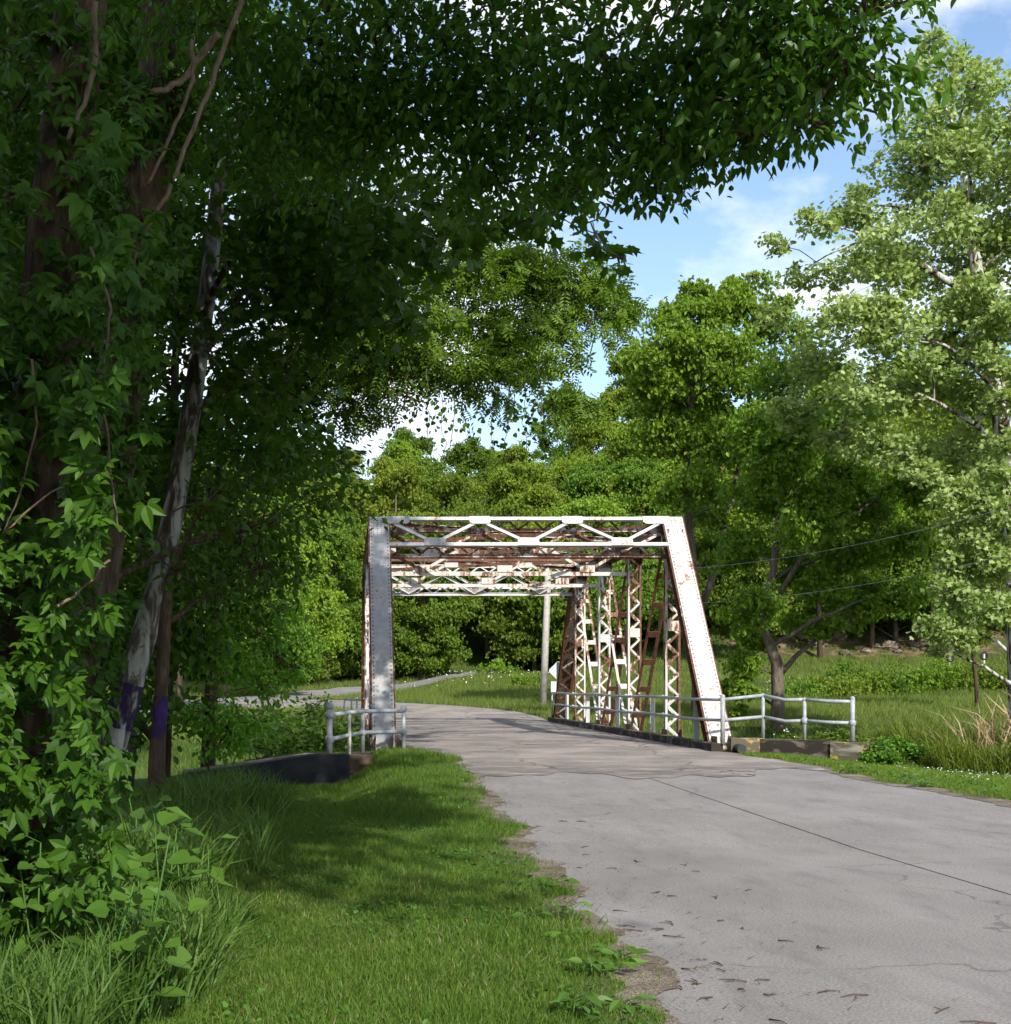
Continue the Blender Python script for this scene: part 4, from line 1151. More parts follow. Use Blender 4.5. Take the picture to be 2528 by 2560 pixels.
def vine_stem(pix, d, r, parent, mat='vinebark'):
    pts = [P(x, y, d + .1 * math.sin(i)) for i, (x, y) in enumerate(pix)]
    fine = []
    for i in range(len(pts) - 1):
        for k in range(4): fine.append(pts[i].lerp(pts[i + 1], k / 4) + Vector((random.uniform(-1, 1), 0, random.uniform(-1, 1))) * .008)
    fine.append(pts[-1])
    b = MB(); b.tube(fine, [r * (1 - .35 * i / len(fine)) for i in range(len(fine))], 7); b.build('stem', M[mat], parent)
vine_stem([(605, 0), (560, 110), (520, 240), (470, 350), (430, 460), (385, 545), (340, 620), (330, 700)], 8.4, .016, cv)
vine_stem([(545, 85), (500, 140), (460, 200), (410, 225), (380, 230)], 8.8, .024, cv)
vine_stem([(480, 100), (482, 200), (440, 310), (400, 400), (370, 460)], 8.6, .014, cv)
vine_stem([(235, 0), (238, 180), (210, 260), (170, 350)], 7.8, .018, cv)
vine_stem([(225, 620), (275, 770), (258, 910)], 7.6, .010, cv)
vine_stem([(250, 960), (262, 1060), (285, 1230), (298, 1330)], 7.4, .007, cv)
vine_stem([(145, 1520), (220, 1460), (275, 1400)], 7.0, .009, cv)
vine_stem([(80, 900), (95, 1060), (60, 1200), (10, 1330)], 7.2, .007, cv)
vine_stem([(10, 1330), (110, 1240), (200, 1190), (270, 1180)], 7.2, .006, cv)
# a second thick trunk just behind the creeper
tree('rough_trunk_tree', 'thick rough barked trunk rising behind the creeper beside the road', [(P(60, 2350, 12.2), .30), (P(150, 1900, 12.2), .27), (P(250, 1300, 12.2), .23), (P(340, 700, 12.2), .20), (P(395, 200, 12.3), .175), (P(410, -300, 12.4), .15)],
     [(P(a, b, d), r, 260 * r * r) for a, b, d, r in ((200, -100, 12.5, .9), (500, -150, 12.5, .9), (120, 200, 13, .8), (620, -50, 12.8, .8), (20, 500, 13.5, .8), (60, 800, 13, .8))], T_SIMPLE, (.10, .15), 'lf_dark', 'bark', seed=71, trunk_n=14)

# --- right: trees by the creek and in the meadow
def tr(points): return [(P(x, y, d), r) for x, y, d, r in points]
R1 = [(1660, 860, 1.4), (1715, 800, 1.3), (1790, 755, 1.2), (1880, 765, 1.3), (1650, 960, 1.2), (1690, 930, 1.5), (1790, 900, 1.6), (1880, 930, 1.5), (1650, 1080, 1.3), (1760, 1080, 1.5), (1850, 1120, 1.5), (1720, 1220, 1.3), (1820, 1260, 1.4), (1780, 1380, 1.1), (1690, 1010, 1.2), (1950, 820, 1.3), (1600, 900, .6), (1740, 730, .6), (1840, 725, .6)]
tree('tall_airy_tree', 'tall airy tree standing behind the right end post of the bridge', tr([(1738, 1870, 60, .27), (1745, 1700, 60, .24), (1738, 1500, 60, .21), (1722, 1300, 60, .17), (1715, 1100, 60, .15), (1740, 900, 60, .07)]),
     [(P(a, b, 60 + random.uniform(-2.5, 2.5)), r, 480 * r) for a, b, r in R1], T_CLUS, (.26, .44), 'lf_right', 'bark_grey', seed=81, sub=15, spread=.25, droop=.2, limb_r=.35)
b = MB(); b.tube([P(1740, 1560, 60), P(1790, 1420, 60.3), P(1830, 1250, 60.5), P(1870, 1050, 60.5), P(1880, 850, 60.5)], [.15, .14, .11, .08, .04], 8)
fork = b.build('fork', M['bark_grey'], [o for o in COL.objects if o.name == 'tall_airy_tree'][0])
R2 = [(1920, 1230, 1.2), (2000, 1080, 1.3), (2080, 1180, 1.2), (2180, 1260, 1.2), (1860, 1380, 1.0), (2010, 1320, 1.2), (2120, 1380, 1.1), (2230, 1360, 1.0), (1880, 1520, .9), (1860, 1660, .6), (1820, 1720, .35), (2050, 1480, .9), (2180, 1480, .9), (2280, 1220, 1.0), (1960, 950, 1.2), (1900, 1080, 1.2), (2120, 1040, 1.2), (2250, 1480, .8), (1990, 1420, .8), (1880, 1600, .6), (1850, 1720, .4), (2060, 1560, .6), (1990, 1560, .5), (2140, 1540, .7), (1850, 1780, .25), (1960, 1180, 1.1), (2040, 1250, 1.0)]
t2 = tree('forked_grey_tree', 'grey barked tree with forked trunk beside the creek right of the bridge', tr([(1943, 1850, 52, .27), (1946, 1750, 52, .23), (1943, 1660, 52, .22), (1910, 1570, 52, .15), (1915, 1500, 52, .14), (1935, 1420, 52, .125), (1945, 1300, 52, .11), (2000, 1200, 52, .08)]),
     [(P(a, b, 52 + random.uniform(-2, 2.5)), r, 480 * r) for a, b, r in R2], T_CLUS, (.24, .40), 'lf_right', 'bark_grey', seed=82, sub=14, spread=.26, droop=.3, limb_r=.3)
b = MB(); b.tube([P(1948, 1690, 52), P(1990, 1640, 52.2), P(2040, 1600, 52.4), P(2090, 1580, 52.5)], [.11, .09, .07, .03], 7)
b.tube([P(1940, 1500, 51.9), P(2000, 1400, 51.7), P(2100, 1310, 51.5), P(2250, 1210, 51.2)], [.10, .09, .07, .03], 7)
b.build('fork', M['bark_grey'], t2)
b = MB(); random.seed(3)
for k in range(26):
    a = P(2085 + random.uniform(-15, 15), 1580 + random.uniform(-10, 6), 52.5); e = a + Vector((random.uniform(-.7, 1.1), random.uniform(-.5, .5), random.uniform(-.3, 1.3)))
    b.tube([a, a.lerp(e, .5) + Vector((random.uniform(-.1, .1), 0, random.uniform(-.05, .15))), e], [.02, .013, .005], 4, False)
o = b.build('dead_twigs', M['bark_grey'], t2); o['kind'] = 'stuff'
SY = [(2350, 170, 1.0), (2440, 210, .9), (2530, 280, 1.2), (2300, 300, 1.0), (2400, 360, 1.2), (2250, 420, 1.0), (2500, 450, 1.2), (2340, 500, 1.2), (2150, 520, .9), (2050, 555, .6), (2200, 640, 1.0), (2330, 650, 1.2), (2460, 640, 1.2), (2000, 690, .45), (1940, 610, .4), (2080, 690, .6), (2120, 800, 1.1), (2250, 820, 1.2), (2390, 830, 1.2), (2520, 800, 1.2), (2050, 900, 1.0), (2180, 960, 1.1), (2320, 980, 1.2), (2460, 980, 1.2), (1990, 1020, .8), (2100, 1080, .8), (2420, 1120, 1.0), (2520, 1180, 1.1), (2380, 1240, .7), (2470, 1310, .9), (2420, 1420, .8), (2500, 1480, .9), (2370, 1560, .55), (2420, 1560, .4), (2340, 1625, .3), (2270, 1130, .7), (1930, 790, .5), (1880, 690, .25), (2330, 100, .45), (2550, 1000, 1.3), (2600, 600, 1.5), (2620, 900, 1.5)]
rng = np.random.default_rng(17); SYX = []
while len(SYX) < 22:
    y = rng.uniform(380, 1250); x = rng.uniform(np.interp(y, [380, 700, 900, 1100, 1250], [2300, 2120, 2000, 2080, 2380]), 2640); SYX.append((x, y, rng.uniform(.6, 1.0)))
for x, y in ((2540, 1380), (2510, 1250), (2440, 1360), (2400, 1490)): SYX.append((x, y, .6))
SYF = [(2490, 900), (2505, 1000), (2520, 1100), (2480, 1180), (2505, 1400), (2450, 1250), (2400, 1330), (2360, 1480), (2420, 1500), (2390, 1590), (2500, 780), (2470, 1400), (2340, 1560), (2520, 1280), (2440, 1340), (2300, 1180), (2500, 1520), (2300, 900), (2200, 760), (2440, 720)]
tree('bright_sycamore', 'tall sycamore with pale sunlit leaves and white limbs on the right', tr([(2565, 1900, 44, .46), (2555, 1700, 44, .40), (2545, 1400, 44, .36), (2515, 1100, 44, .30), (2470, 850, 44, .25), (2430, 600, 44, .17), (2400, 350, 44, .08)]),
     [(P(a, b, 44 + random.uniform(-2.2, 2.2)), r, (900 * r if r > .7 else 1000 * r ** 2)) for a, b, r in SY + SYX] + [(P(a, b, 41.6 + .02 * (a % 37)), .55, 380) for a, b in SYF], T_MAPLE, (.10, .175), 'lf_syc', 'sycamore', seed=83, sub=16, spread=.27, droop=.6, limb_r=.30, up_noise=.9)
tree('thin_sapling', 'thin dark sapling standing alone in the meadow near the tyre targets', tr([(2445, 1785, 64, .10), (2440, 1700, 64, .09), (2430, 1600, 64, .08), (2435, 1480, 64, .05)]),
     [(P(a, b, 64), r, 330 * r) for a, b, r in ((2440, 1520, 1.2), (2400, 1450, 1.2), (2480, 1440, 1.2), (2430, 1590, .6), (2460, 1370, 1.2))], T_CLUS, (.22, .36), 'lf_right', 'bark', seed=84, droop=.3)

# --- wooded hillside: a few kinds of tree, copied
def proto_tree(name, h, rad, nclump, leafmat, seed, size, per):
    rng = np.random.default_rng(seed); cl = []; nclump = int(nclump * 1.5)
    for k in range(nclump):
        t = rng.uniform(.16, 1) ** .8; a = rng.uniform(0, 6.283)
        rr_ = rad * (1 - abs(t - .45) ** 1.6 * 1.35) * math.sqrt(rng.uniform(.25, 1))
        cl.append((Vector((math.cos(a) * rr_, math.sin(a) * rr_, h * t)), rng.uniform(.7, 1.35) * rad / 4, per))
    return tree(name, '', [(Vector((0, 0, -.5)), .22), (Vector((.1, .1, h * .5)), .15), (Vector((0, .1, h * .93)), .04)], cl, T_CLUS, size, leafmat, 'bark_grey', seed=seed, sub=7, spread=.38, droop=.1, twig=False, limb_r=.25, trunk_n=7)
kinds = [('broad_tree', 14, 4.4, 34, 'lf_hill_a', 101, 'bright green broad crowned tree on the wooded hillside'), ('dark_tree', 16, 4.2, 34, 'lf_hill_b', 102, 'dark green tall tree on the wooded hillside'),
         ('round_tree', 12, 4.2, 30, 'lf_hill_b', 103, 'dark rounded tree low on the wooded hillside'), ('slender_tree', 17, 3.4, 30, 'lf_hill_a', 104, 'bright slender tree rising from the wooded hillside'), ('edge_shrub', 5.5, 3.2, 24, 'lf_hill_b', 105, 'leafy shrub at the foot of the woods')]
protos = [(proto_tree(k[0], k[1], k[2], k[3], k[4], k[5], (.34, .60), 150), k) for k in kinds]
first = [True] * len(protos)
WHERE = ['in the front rank of the woods', 'just behind the front rank of the woods', 'part way up the wooded slope', 'in the middle of the wooded slope', 'high on the wooded slope', 'along the ridge of the woods', 'beside the crossing lane', 'at the meadow edge']
KIND = ['bright green broad crowned tree', 'dark green tall tree', 'dark rounded tree', 'bright slender tree', 'leafy shrub']
def place_tree(k, loc, rz, sc, where=0):
    root, info = protos[k]
    if first[k]: r = root; first[k] = False
    else:
        r = root.copy(); COL.objects.link(r)
        for ch in list(root.children):
            c = ch.copy(); COL.objects.link(c); c.parent = r; c.matrix_parent_inverse = ch.matrix_parent_inverse.copy()
    r.location = loc; r.rotation_euler = (0, 0, rz); r.scale = (sc, sc, sc * random.uniform(.92, 1.1))
    lab = KIND[k] + ' ' + WHERE[where]; tag(r, lab, 'shrub' if k == 4 else 'tree', lab)
random.seed(55)
for row, (y, step) in enumerate(((113, 4.4), (119, 5.2), (126, 5.5), (135, 6), (146, 6.5), (158, 7.5))):
    x = -20 - row * 2.0
    while x < 58 + row * 5:
        xx = x + random.uniform(-1.5, 1.5); yy = y + random.uniform(-2, 2) + 5 * sstep(10, 30, xx) * 0
        px = VX + xx / yy * F
        if px > -500 and px < 3000:
            k = random.choices((0, 1, 2, 3), (3, 3, 2, 2))[0]
            if row == 0: k = random.choice((2, 2, 1, 0))
            place_tree(k, (xx, yy, float(zg(xx, yy)) - .3), random.uniform(0, 6.28), random.uniform(.72, 1.0) * (.85 if 300 < px < 1500 and row > 2 else 1.0), row)
        x += step
x = -18
while x < 52:
    xx = x + random.uniform(-1, 1); yy = 108.5 + random.uniform(-1.5, 1.5)
    if polydist(np.array(xx), np.array(yy), CROSS_ROAD) > 4.2: place_tree(4, (xx, yy, float(zg(xx, yy)) - .3), random.uniform(0, 6.28), random.uniform(.55, 1.05))
    x += 3.3
x = 14
while x < 62:
    xx = x + random.uniform(-1, 1); yy = 111.5 + random.uniform(-1, 1.5); place_tree(4, (xx, yy, float(zg(xx, yy)) - .3), random.uniform(0, 6.28), random.uniform(.9, 1.4), 1); x += 3.0
# nearer trees left of the crossing lane and in the meadow edge on the right
for (px, py, d, k, sc) in ((640, 1740, 88, 0, .8), (560, 1745, 78, 2, .8), (740, 1735, 100, 0, .75), (820, 1725, 106, 1, .7), (880, 1722, 110, 3, .7), (450, 1750, 62, 1, .8), (2050, 1640, 104, 1, .95), (2180, 1640, 106, 2, .9), (2330, 1630, 105, 1, 1.0), (1850, 1660, 100, 2, .8), (680, 1750, 82, 4, .8), (740, 1728, 98, 4, .7)):
    p = P(px, py, d); place_tree(k, (p.x, p.y, float(zg(p.x, p.y)) - .3), random.uniform(0, 6.28), sc, 6 if px < 1500 else 7)

# --- shrubs
def shrub(name, label, cs, leaf, tm, size, group=None, seed=1, per=420, droop=.3, ind=0, indmat=None, cat='bush'):
    b0 = cs[0][0]; bz = float(zg(b0.x, b0.y))
    return tree(name, label, [(Vector((b0.x, b0.y, bz - .15)), .035), (Vector((b0.x, b0.y, bz + .3)), .025), (Vector((b0.x + .05, b0.y, max(bz + .5, b0.z))), .012)], [(c, r, per * max(.12, r * r)) for c, r in cs], tm, size, leaf, 'bark', group=group, cat=cat, seed=seed, sub=9, spread=.38, droop=droop, limb_r=.12, trunk_n=6, ind=ind, indmat=indmat)
shrub('creek_bush', 'bright green bush on the creek bank behind the black wall', [(P(x, y, d), r) for x, y, d, r in ((740, 1840, 32, .7), (800, 1850, 31.5, .6), (690, 1830, 33, .6), (770, 1780, 33.5, .45), (850, 1860, 31, .5), (720, 1890, 31, .6), (640, 1870, 31, .6), (820, 1900, 30.5, .5), (770, 1900, 31, .6), (660, 1800, 33.5, .4))], 'lf_bush', T_OVAL, (.07, .13), seed=201, per=1500)
shrub('hanging_bush', 'pale leafed bush at the edge of the left thicket', [(P(x, y, d), r) for x, y, d, r in ((520, 1650, 24, .7), (690, 1640, 25, .5), (640, 1580, 25, .6), (650, 1720, 24.5, .5), (620, 1790, 24, .45), (520, 1780, 23, .6), (690, 1540, 26, .4), (500, 1560, 23, .7), (580, 1830, 23, .5))], 'lf_walnut', T_SIMPLE, (.10, .17), seed=202, per=1100, droop=.8)
shrub('wall_weed', 'yellow green leafy weeds behind the right wing wall', [(P(x, y, d), r) for x, y, d, r in ((2070, 1855, 30, .22), (2110, 1845, 30, .22), (2040, 1862, 29.8, .2), (2150, 1862, 29.5, .2), (1975, 1850, 30, .12))], 'lf_bush', T_SIMPLE, (.07, .12), seed=203, per=4200, cat='weed')
shrub('block_weed', 'leafy green weeds beside the lichened end block', [(P(x, y, d), r) for x, y, d, r in ((2200, 1875, 27.5, .24), (2250, 1865, 27.8, .22), (2170, 1890, 27.2, .14), (2230, 1890, 27, .2), (2290, 1880, 27.5, .16))], 'lf_bush', T_OVAL, (.045, .085), seed=204, per=3600, cat='weed')
rng = np.random.default_rng(91)
for k, (x, y, d, r) in enumerate(((2000, 1720, 76, 1.0), (2080, 1715, 77, 1.1), (2150, 1722, 78, 1.0), (2230, 1712, 79, 1.2), (2300, 1718, 79, 1.0), (2360, 1708, 80, 1.2), (2430, 1712, 80, 1.0), (2500, 1706, 80, 1.2), (1850, 1742, 70, .8), (2120, 1690, 82, .8), (1320, 1715, 88, .8), (1240, 1690, 102, .9))):
    c = P(x, y, d); c.z = float(zg(c.x, c.y)) + r * .5
    shrub('meadow_bush', 'low tangled bush on the meadow bank', [(c, r), (c + Vector((r * .9, .3, -.1)), r * .7), (c + Vector((-r * .9, -.2, -.15)), r * .7)], 'lf_right' if k % 3 else 'lf_hill_b', T_CLUS, (.20, .34), group='bushes along the meadow bank', seed=220 + k, per=260)
# rock outcrop at the foot of the slope
for k in range(16):
    px = 2010 + k * 26 + rng.uniform(-8, 8); p = P(px, 1622, 105.5 + rng.uniform(-.5, 2.5)); z = float(zg(p.x, p.y))
    b = MB(); r = rng.uniform(.3, .85); b.ball((p.x, p.y, z + .1), r, 7, 5, .55)
    for v in b.v: v += Vector(rng.normal(size=3) * .10 * r)
    for i in range(len(b.sm)): b.sm[i] = False
    tag(b.build('rock', M['rock']), 'brown rock in the outcrop at the foot of the wooded slope', 'rock', 'rocks of the outcrop')

m, nt, out = newmat('leafy_dirt'); pp = pos(nt)
c = ramp(nt, noise(nt, pp, 1.3, 6, .65), [(.36, (.045, .065, .018)), (.5, (.10, .085, .04)), (.68, (.25, .18, .115))])
princ(nt, out, c, .95, bump(nt, noise(nt, pp, 6, 5, .7), .9, .15), .1); M['dirt'] = m
DX, DY = np.meshgrid(np.linspace(28, 62, 60), np.linspace(103.5, 116, 26)); DZ = zg(DX, DY) + .05 + .12 * np.sin(DX * 2.1 + DY) * np.sin(DY * 1.7); n_ = 60
ii = (np.arange(25)[:, None] * n_ + np.arange(59)[None]).ravel(); tri = np.concatenate([np.stack([ii, ii + 1, ii + n_ + 1], 1), np.stack([ii, ii + n_ + 1, ii + n_], 1)])
tag(link_mesh('dirt_bank', np_mesh('dirt_bank', np.stack([DX.ravel(), DY.ravel(), DZ.ravel()], 1), tri), M['dirt']), 'bare leaf strewn bank at the foot of the woods', kind='structure')
# ------------------------------------------------------------------ grass and weeds
def ground_pts(n, xa, xb, ya, yb, cond, rng):
    X = rng.uniform(xa, xb, n); Y = rng.uniform(ya, yb, n)
    k = cond(X, Y); X, Y = X[k], Y[k]
    return np.stack([X, Y, zg(X, Y)], 1)
def grass_obj(name, label, batches, mat):
    Vs, Fs, off = [], [], 0
    for (p, tm, lo, hi, lean, rng) in batches:
        n = len(p)
        yd = rng.normal(size=(n, 3)) * lean; yd[:, 2] = 1
        upv = rng.normal(size=(n, 3)); upv[:, 2] = 0
        patch = .75 + .5 * (np.sin(p[:, 0] * 2.1 + 1.7 * np.sin(p[:, 1] * 1.1)) * .5 + .5)
        V, Fc = scatter(tm, p, yd, upv, rng.uniform(lo, hi, n) * patch)
        Vs.append(V); Fs.append(Fc + off); off += len(V)
    o = link_mesh(name, np_mesh(name, np.concatenate(Vs), np.concatenate(Fs)), M[mat]); tag(o, label, 'grass', kind='stuff'); return o
rng = np.random.default_rng(77)
def lawn_c(X, Y): return ((X < road_left(Y) - .02 + .16 * np.sin(Y * 2.9 + np.sin(X * 5)) * .6 + .07 * np.sin(Y * 9.3)) | (rng.uniform(size=len(X)) < .06) & (X < road_left(Y) + .15)) & ~((Y > 27) & (X > .1) & (X < .5))
lb = []
for (ya, yb, dens, tm, lo, hi) in ((5.6, 8.5, 8000, T_BLADE3, .035, .085), (8.5, 12, 5200, T_BLADE3, .035, .09), (12, 17, 3200, T_BLADE1, .05, .10), (17, 23, 1700, T_BLADE1, .06, .13), (23, 30, 1300, T_BLADE1, .07, .15)):
    lb.append((ground_pts(int(dens * 3.6 * (yb - ya)), -1.5, 2.1, ya, yb, lawn_c, rng), tm, lo, hi, .45, rng))
sb_ = [(ground_pts(5200, -1.2, 1.6, 5.6, 12, lambda X, Y: lawn_c(X, Y) & (np.sin(X * 4 + Y * 2.1) + np.sin(Y * 3.7 - X * 2) > -.3), rng), T_BLADE3, .04, .09, .9, rng)]
grass_obj('dry_grass', 'scattered dry blades among the green grass of the left verge', sb_, 'straw')
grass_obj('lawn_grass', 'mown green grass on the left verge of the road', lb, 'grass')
def right_c(X, Y): return (X > road_right(Y) + .08 + .15 * np.sin(Y * 3.1)) & ~((Y > 28.0) & (X < 10.2))
rb = [(ground_pts(int(1500 * 6 * 5), 7.3, 13.3, 16, 21, right_c, rng), T_BLADE1, .05, .11, .45, rng), (ground_pts(int(1300 * 6 * 9), 7.2, 13.2, 21, 30, right_c, rng), T_BLADE1, .05, .12, .45, rng)]
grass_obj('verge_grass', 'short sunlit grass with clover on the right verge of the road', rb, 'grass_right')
# tall grass, left edge and right clump
lt_c = lambda X, Y: (X < -.85 - .25 * np.sin(Y * 1.4) - 1.2 * sstep(18, 23, Y)) & (X > -3.4 - (Y - 8) * .12)
tl = [(ground_pts(20000, -3.2, -.7, 5.6, 10, lt_c, rng), T_ARCH, .3, .65, .30, rng), (ground_pts(16000, -4, -.7, 10, 17, lt_c, rng), T_ARCH, .3, .65, .35, rng), (ground_pts(14000, -4.5, -.7, 17, 25.6, lt_c, rng), T_ARCH, .3, .6, .35, rng)]
grass_obj('tall_grass', 'tall tangled grass along the left thicket', tl, 'grass_tall')
rt_c = lambda X, Y: (X > 10.0 + .5 * np.sin(Y)) & (Y > 26.0 + .3 * np.sin(X * 3)) & ((X > 10.9) | (Y > 28))
grass_obj('tall_verge_grass', 'tall bright grass clump beyond the right wing wall', [(ground_pts(40000, 9.6, 16, 25.5, 31.5, lambda X, Y: rt_c(X, Y) & (X > 11.3 + .4 * np.sin(Y * 3)), rng), T_ARCH, .35, .85, .28, rng), (ground_pts(14000, 9.6, 12, 25.5, 31.5, rt_c, rng), T_ARCH, .2, .42, .35, rng)], 'grass_right')
st_c = lambda X, Y: np.hypot((X - 12.7) / .9, (Y - 27.6) / 1.0) < 1
grass_obj('dead_stalks', 'dry straw coloured stalks standing in the tall grass', [(ground_pts(420, 11.5, 14.2, 26.5, 29, st_c, rng), T_ARCH, .9, 1.75, .35, rng)], 'straw')
# meadow beyond the creek, coarser blades
md_c = lambda X, Y: ~on_road(X, Y, .2) & ~((X > 28) & (Y > 103.5 + 1.2 * np.sin(X)) & (rng.uniform(size=len(X)) < .75)) & (np.abs(X / Y * F + VX - 1500) < 1350)
mb_ = [(ground_pts(90000, -12, 30, 46, 62, md_c, rng), T_BLADE1, .12, .32, .35, rng), (ground_pts(110000, -16, 45, 62, 85, md_c, rng), T_BLADE1, .16, .36, .35, rng), (ground_pts(90000, -20, 55, 85, 113, md_c, rng), T_BLADE1, .20, .42, .35, rng)]
grass_obj('meadow_grass', 'long meadow grass between the creek and the woods', mb_, 'meadow')
bk_c = lambda X, Y: ((X < -.4) | (X > 8.4))
grass_obj('bank_grass', 'rank grass on the creek banks', [(ground_pts(52000, -9, 26, 31, 50, bk_c, rng), T_BLADE1, .18, .42, .35, rng)], 'grass_tall')
# clover and small broad leaves in the verges
pc = np.concatenate([ground_pts(16000, -1.3, 2.0, 5.8, 26, lambda X, Y: lawn_c(X, Y) & (np.sin(X * 3.1 + Y * 1.3) + np.sin(Y * 2.2 - X) > .2), rng), ground_pts(16000, 7.4, 13, 17, 28, right_c, rng)])
pc[:, 2] += rng.uniform(.01, .07, len(pc)); yd, upv = rand_orient(len(pc), None, 0, .35, rng); s = rng.uniform(.018, .045, len(pc))
V, Fc = scatter(T_OVAL, pc, yd, upv, s); tag(link_mesh('ground_leaves', np_mesh('ground_leaves', V, Fc), M['lf_weed']), 'small clover and plantain leaves in the mown verges', 'weeds', kind='stuff')
pf = ground_pts(800, 9.5, 14, 20, 27.5, right_c, rng); pf[:, 2] += rng.uniform(.05, .12, len(pf)); yd, upv = rand_orient(len(pf), None, 0, .3, rng)
V, Fc = scatter(T_OVAL, pf, yd, upv, rng.uniform(.018, .032, len(pf))); tag(link_mesh('clover_flowers', np_mesh('clover_flowers', V, Fc), M['petal']), 'white clover flowers dotted over the right verge', 'flowers', kind='stuff')
wf = []
for (x, y, d, n, sx) in ((1270, 1690, 98, 160, 90), (1130, 1725, 90, 120, 110), (1940, 1690, 78, 150, 60), (2060, 1690, 78, 150, 60), (2420, 1812, 28, 90, 40), (1975, 1838, 30, 40, 18), (1210, 1690, 103, 90, 60)):
    for k in range(n // 2):
        px = x + rng.normal() * sx; dd = d + rng.normal() * .02 * d; X = (px - VX) / F * dd
        wf.append((X, dd, float(zg(X, dd)) + rng.uniform(.25, .6)))
wf = np.array(wf); yd, upv = rand_orient(len(wf), None, 0, .4, rng); V, Fc = scatter(T_OVAL, wf, yd, upv, rng.uniform(.05, .10, len(wf)) * (wf[:, 1] / 80) ** .7)
tag(link_mesh('meadow_flowers', np_mesh('meadow_flowers', V, Fc), M['petal']), 'white wild flower heads in the meadow grass', 'flowers', kind='stuff')

# weeds with broad leaves in the left foreground
def weed(name, label, base, stem_h, leaves, tm, size, seed, group, lean=(0, 0)):
    rng = np.random.default_rng(seed); bz = float(zg(base[0], base[1])); b0 = Vector((base[0], base[1], bz))
    e = empty(name, b0); tag(e, label, 'weed', group)
    top = b0 + Vector((lean[0], lean[1], stem_h)); b = MB(); path = [b0 - Vector((0, 0, .03)), b0.lerp(top, .5) + Vector((rng.normal() * .02, rng.normal() * .02, 0)), top]
    b.tube(path, [.008, .006, .004], 5)
    p, yd, upv, s = [], [], [], []
    for k in range(leaves):
        t = .3 + .7 * k / max(1, leaves - 1); a = k * 2.4 + rng.uniform(-.4, .4); q = b0.lerp(top, t); dr = Vector((math.cos(a), math.sin(a) - .3, .1)).normalized(); L = rng.uniform(.03, .09)
        b.tube([q, q + dr * L + Vector((0, 0, L * .4))], .0025, 4); p.append(q + dr * L + Vector((0, 0, L * .4))); yd.append((dr.x, dr.y, rng.uniform(-.5, .3))); upv.append((rng.normal() * .3, -.5 + rng.normal() * .3, 1)); s.append(rng.uniform(*size) * (1.1 - .35 * t))
    b.build('stem', M['lf_weed'], e)
    leaf_objects('leaf', tm, np.array(p), np.array(yd), np.array(upv), np.array(s), M['lf_weed_o'], e, 40)
    return e
rng = np.random.default_rng(123)
for k in range(46):
    d = rng.uniform(6.4, 11.5); px = rng.uniform(20, 470); X = (px - VX) / F * d
    if X > -.95: X = -.95 - rng.uniform(0, .4)
    weed('heart_leaf_weed', 'heart leaved green weed in the tall grass of the left thicket', (X, d), rng.uniform(.35, 1.0), int(rng.integers(6, 11)), T_HEART, (.09, .16), 300 + k, 'heart leaved weeds', (rng.normal() * .12, rng.normal() * .1))
for k, (px, d, h) in enumerate(((440, 8.6, .72), (385, 8.4, .85), (520, 8.9, .62), (330, 7.6, .5), (290, 7.4, .45))):
    weed('coarse_weed', 'upright coarse weed with long pointed leaves at the lawn edge', ((px - VX) / F * d, d), h, 9, T_SIMPLE, (.16, .26), 340 + k, 'coarse weeds at the lawn edge')
for k in range(13):
    Y = 6.8 + 5 * rng.uniform() ** 1.5; X = float(road_left(Y)) - rng.uniform(-.02, .35)
    weed('plantain_weed', 'low rosette of broad plantain leaves at the left road edge', (X, Y), rng.uniform(.05, .12), int(rng.integers(6, 10)), T_OVATE, (.07, .13), 400 + k, 'plantains along the road edge')
for k in range(10):
    Y = rng.uniform(17.5, 24); X = float(road_right(Y)) + rng.uniform(.0, .5)
    weed('dock_weed', 'low leafy weed at the right road edge', (X, Y), rng.uniform(.06, .14), 8, T_OVAL, (.08, .15), 440 + k, 'weeds along the right road edge')
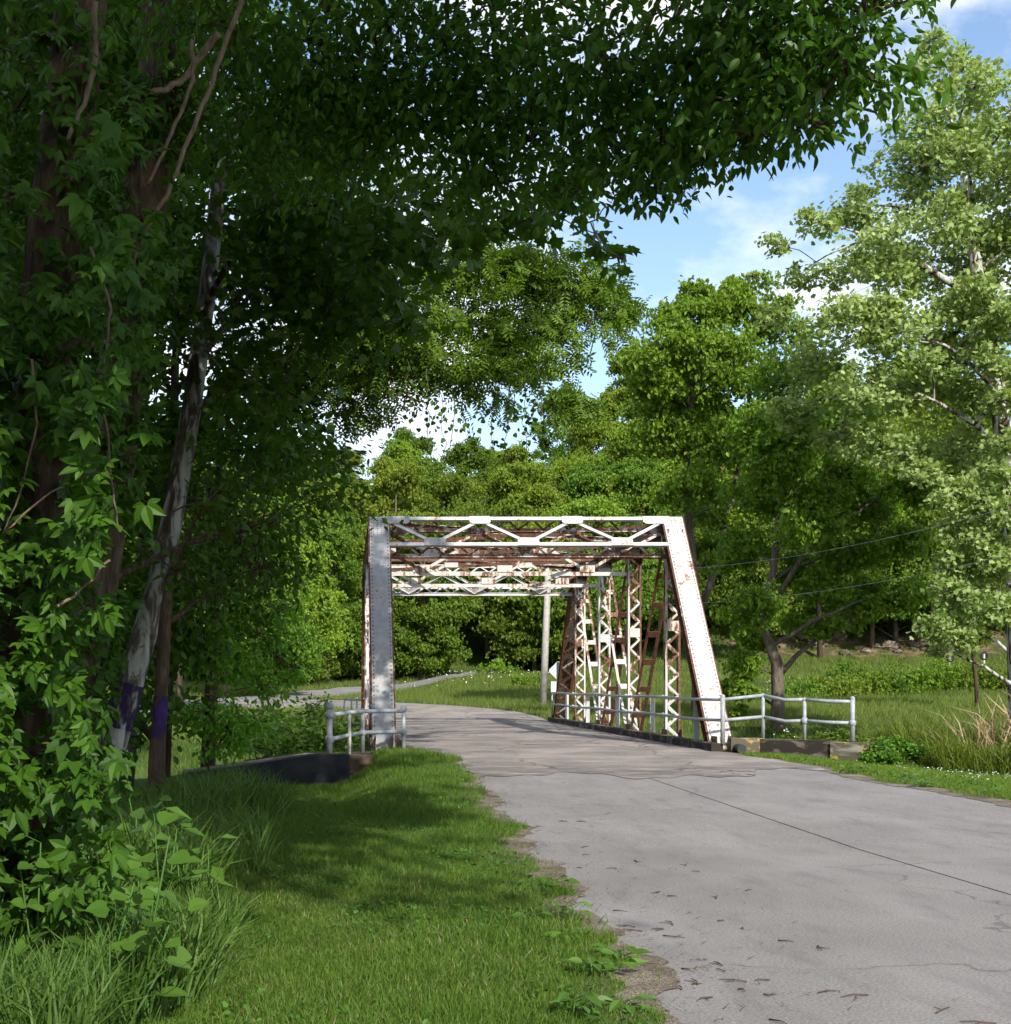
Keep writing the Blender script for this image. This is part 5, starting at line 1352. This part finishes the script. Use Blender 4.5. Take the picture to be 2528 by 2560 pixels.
# grass tufts in the slab joint
jy = rng.uniform(9, 23.5, 260); jy = jy[np.sin(jy * 2.3) + np.sin(jy * 5.1) > -.2]; jp = np.stack([JX(jy) + rng.normal(size=len(jy)) * .008, jy, zr(jy) - .02], 1)
grass_obj('joint_grass', 'tiny grass tufts growing in the joint between the slabs', [(jp, T_BLADE3, .03, .06, .5, rng)], 'grass')
# twigs and litter on the road
for k in range(46):
    Y = 6.6 + rng.uniform() ** 1.3 * 10; X = float(road_left(Y)) + .25 + abs(rng.normal()) * .75; L = rng.uniform(.04, .17); a = rng.uniform(-3.14, 3.14)
    if k < 18:
        c = ((2.05, 7.55), (1.85, 8.2), (1.9, 9.3))[k % 3]; X, Y = c[0] + rng.normal() * .16, c[1] + rng.normal() * .10
    z = float(zr(Y)) + .007; b = MB(); q = Vector((X, Y, z)); dv = Vector((math.cos(a), math.sin(a), 0)) * L
    b.tube([q, q + dv * .5 + Vector((rng.normal() * .012, rng.normal() * .012, .004)), q + dv], [.0045, .004, .002], 5)
    if L > .12: b.tube([q + dv * .45, q + dv * .7 + Vector((-dv.y, dv.x, 0)) * .35], [.003, .0015], 4)
    tag(b.build('fallen_twig', M['twig']), 'dead brown twig lying on the concrete near the left road edge', 'twig', 'twigs scattered on the road')
n = 900; Y = rng.uniform(6.3, 24, n); X = road_left(Y) + np.abs(rng.normal(size=n)) * .75 + .1
lp = np.stack([X, Y, zr(Y) + .010], 1); yd, upv = rand_orient(n, None, 0, .15, rng); yd[:, 2] = 0
V, Fc = scatter(T_BLADE1, lp, yd, upv, rng.uniform(.03, .10, n)); tag(link_mesh('needle_litter', np_mesh('needle_litter', V, Fc), M['twig']), 'dark fallen needles and stems scattered over the left lane', 'litter', kind='stuff')
n = 2600; Y = rng.uniform(6.3, 26, n); X = road_left(Y) + rng.normal(size=n) * .16 + .12
lp = np.stack([X, Y, zr(Y) + .012], 1); yd, upv = rand_orient(n, None, 0, .15, rng); yd[:, 2] = 0
V, Fc = scatter(T_DIAM, lp, yd, upv, rng.uniform(.008, .028, n)); tag(link_mesh('leaf_litter', np_mesh('leaf_litter', V, Fc), M['straw']), 'dry leaf litter and chaff along the left road edge', 'litter', kind='stuff')
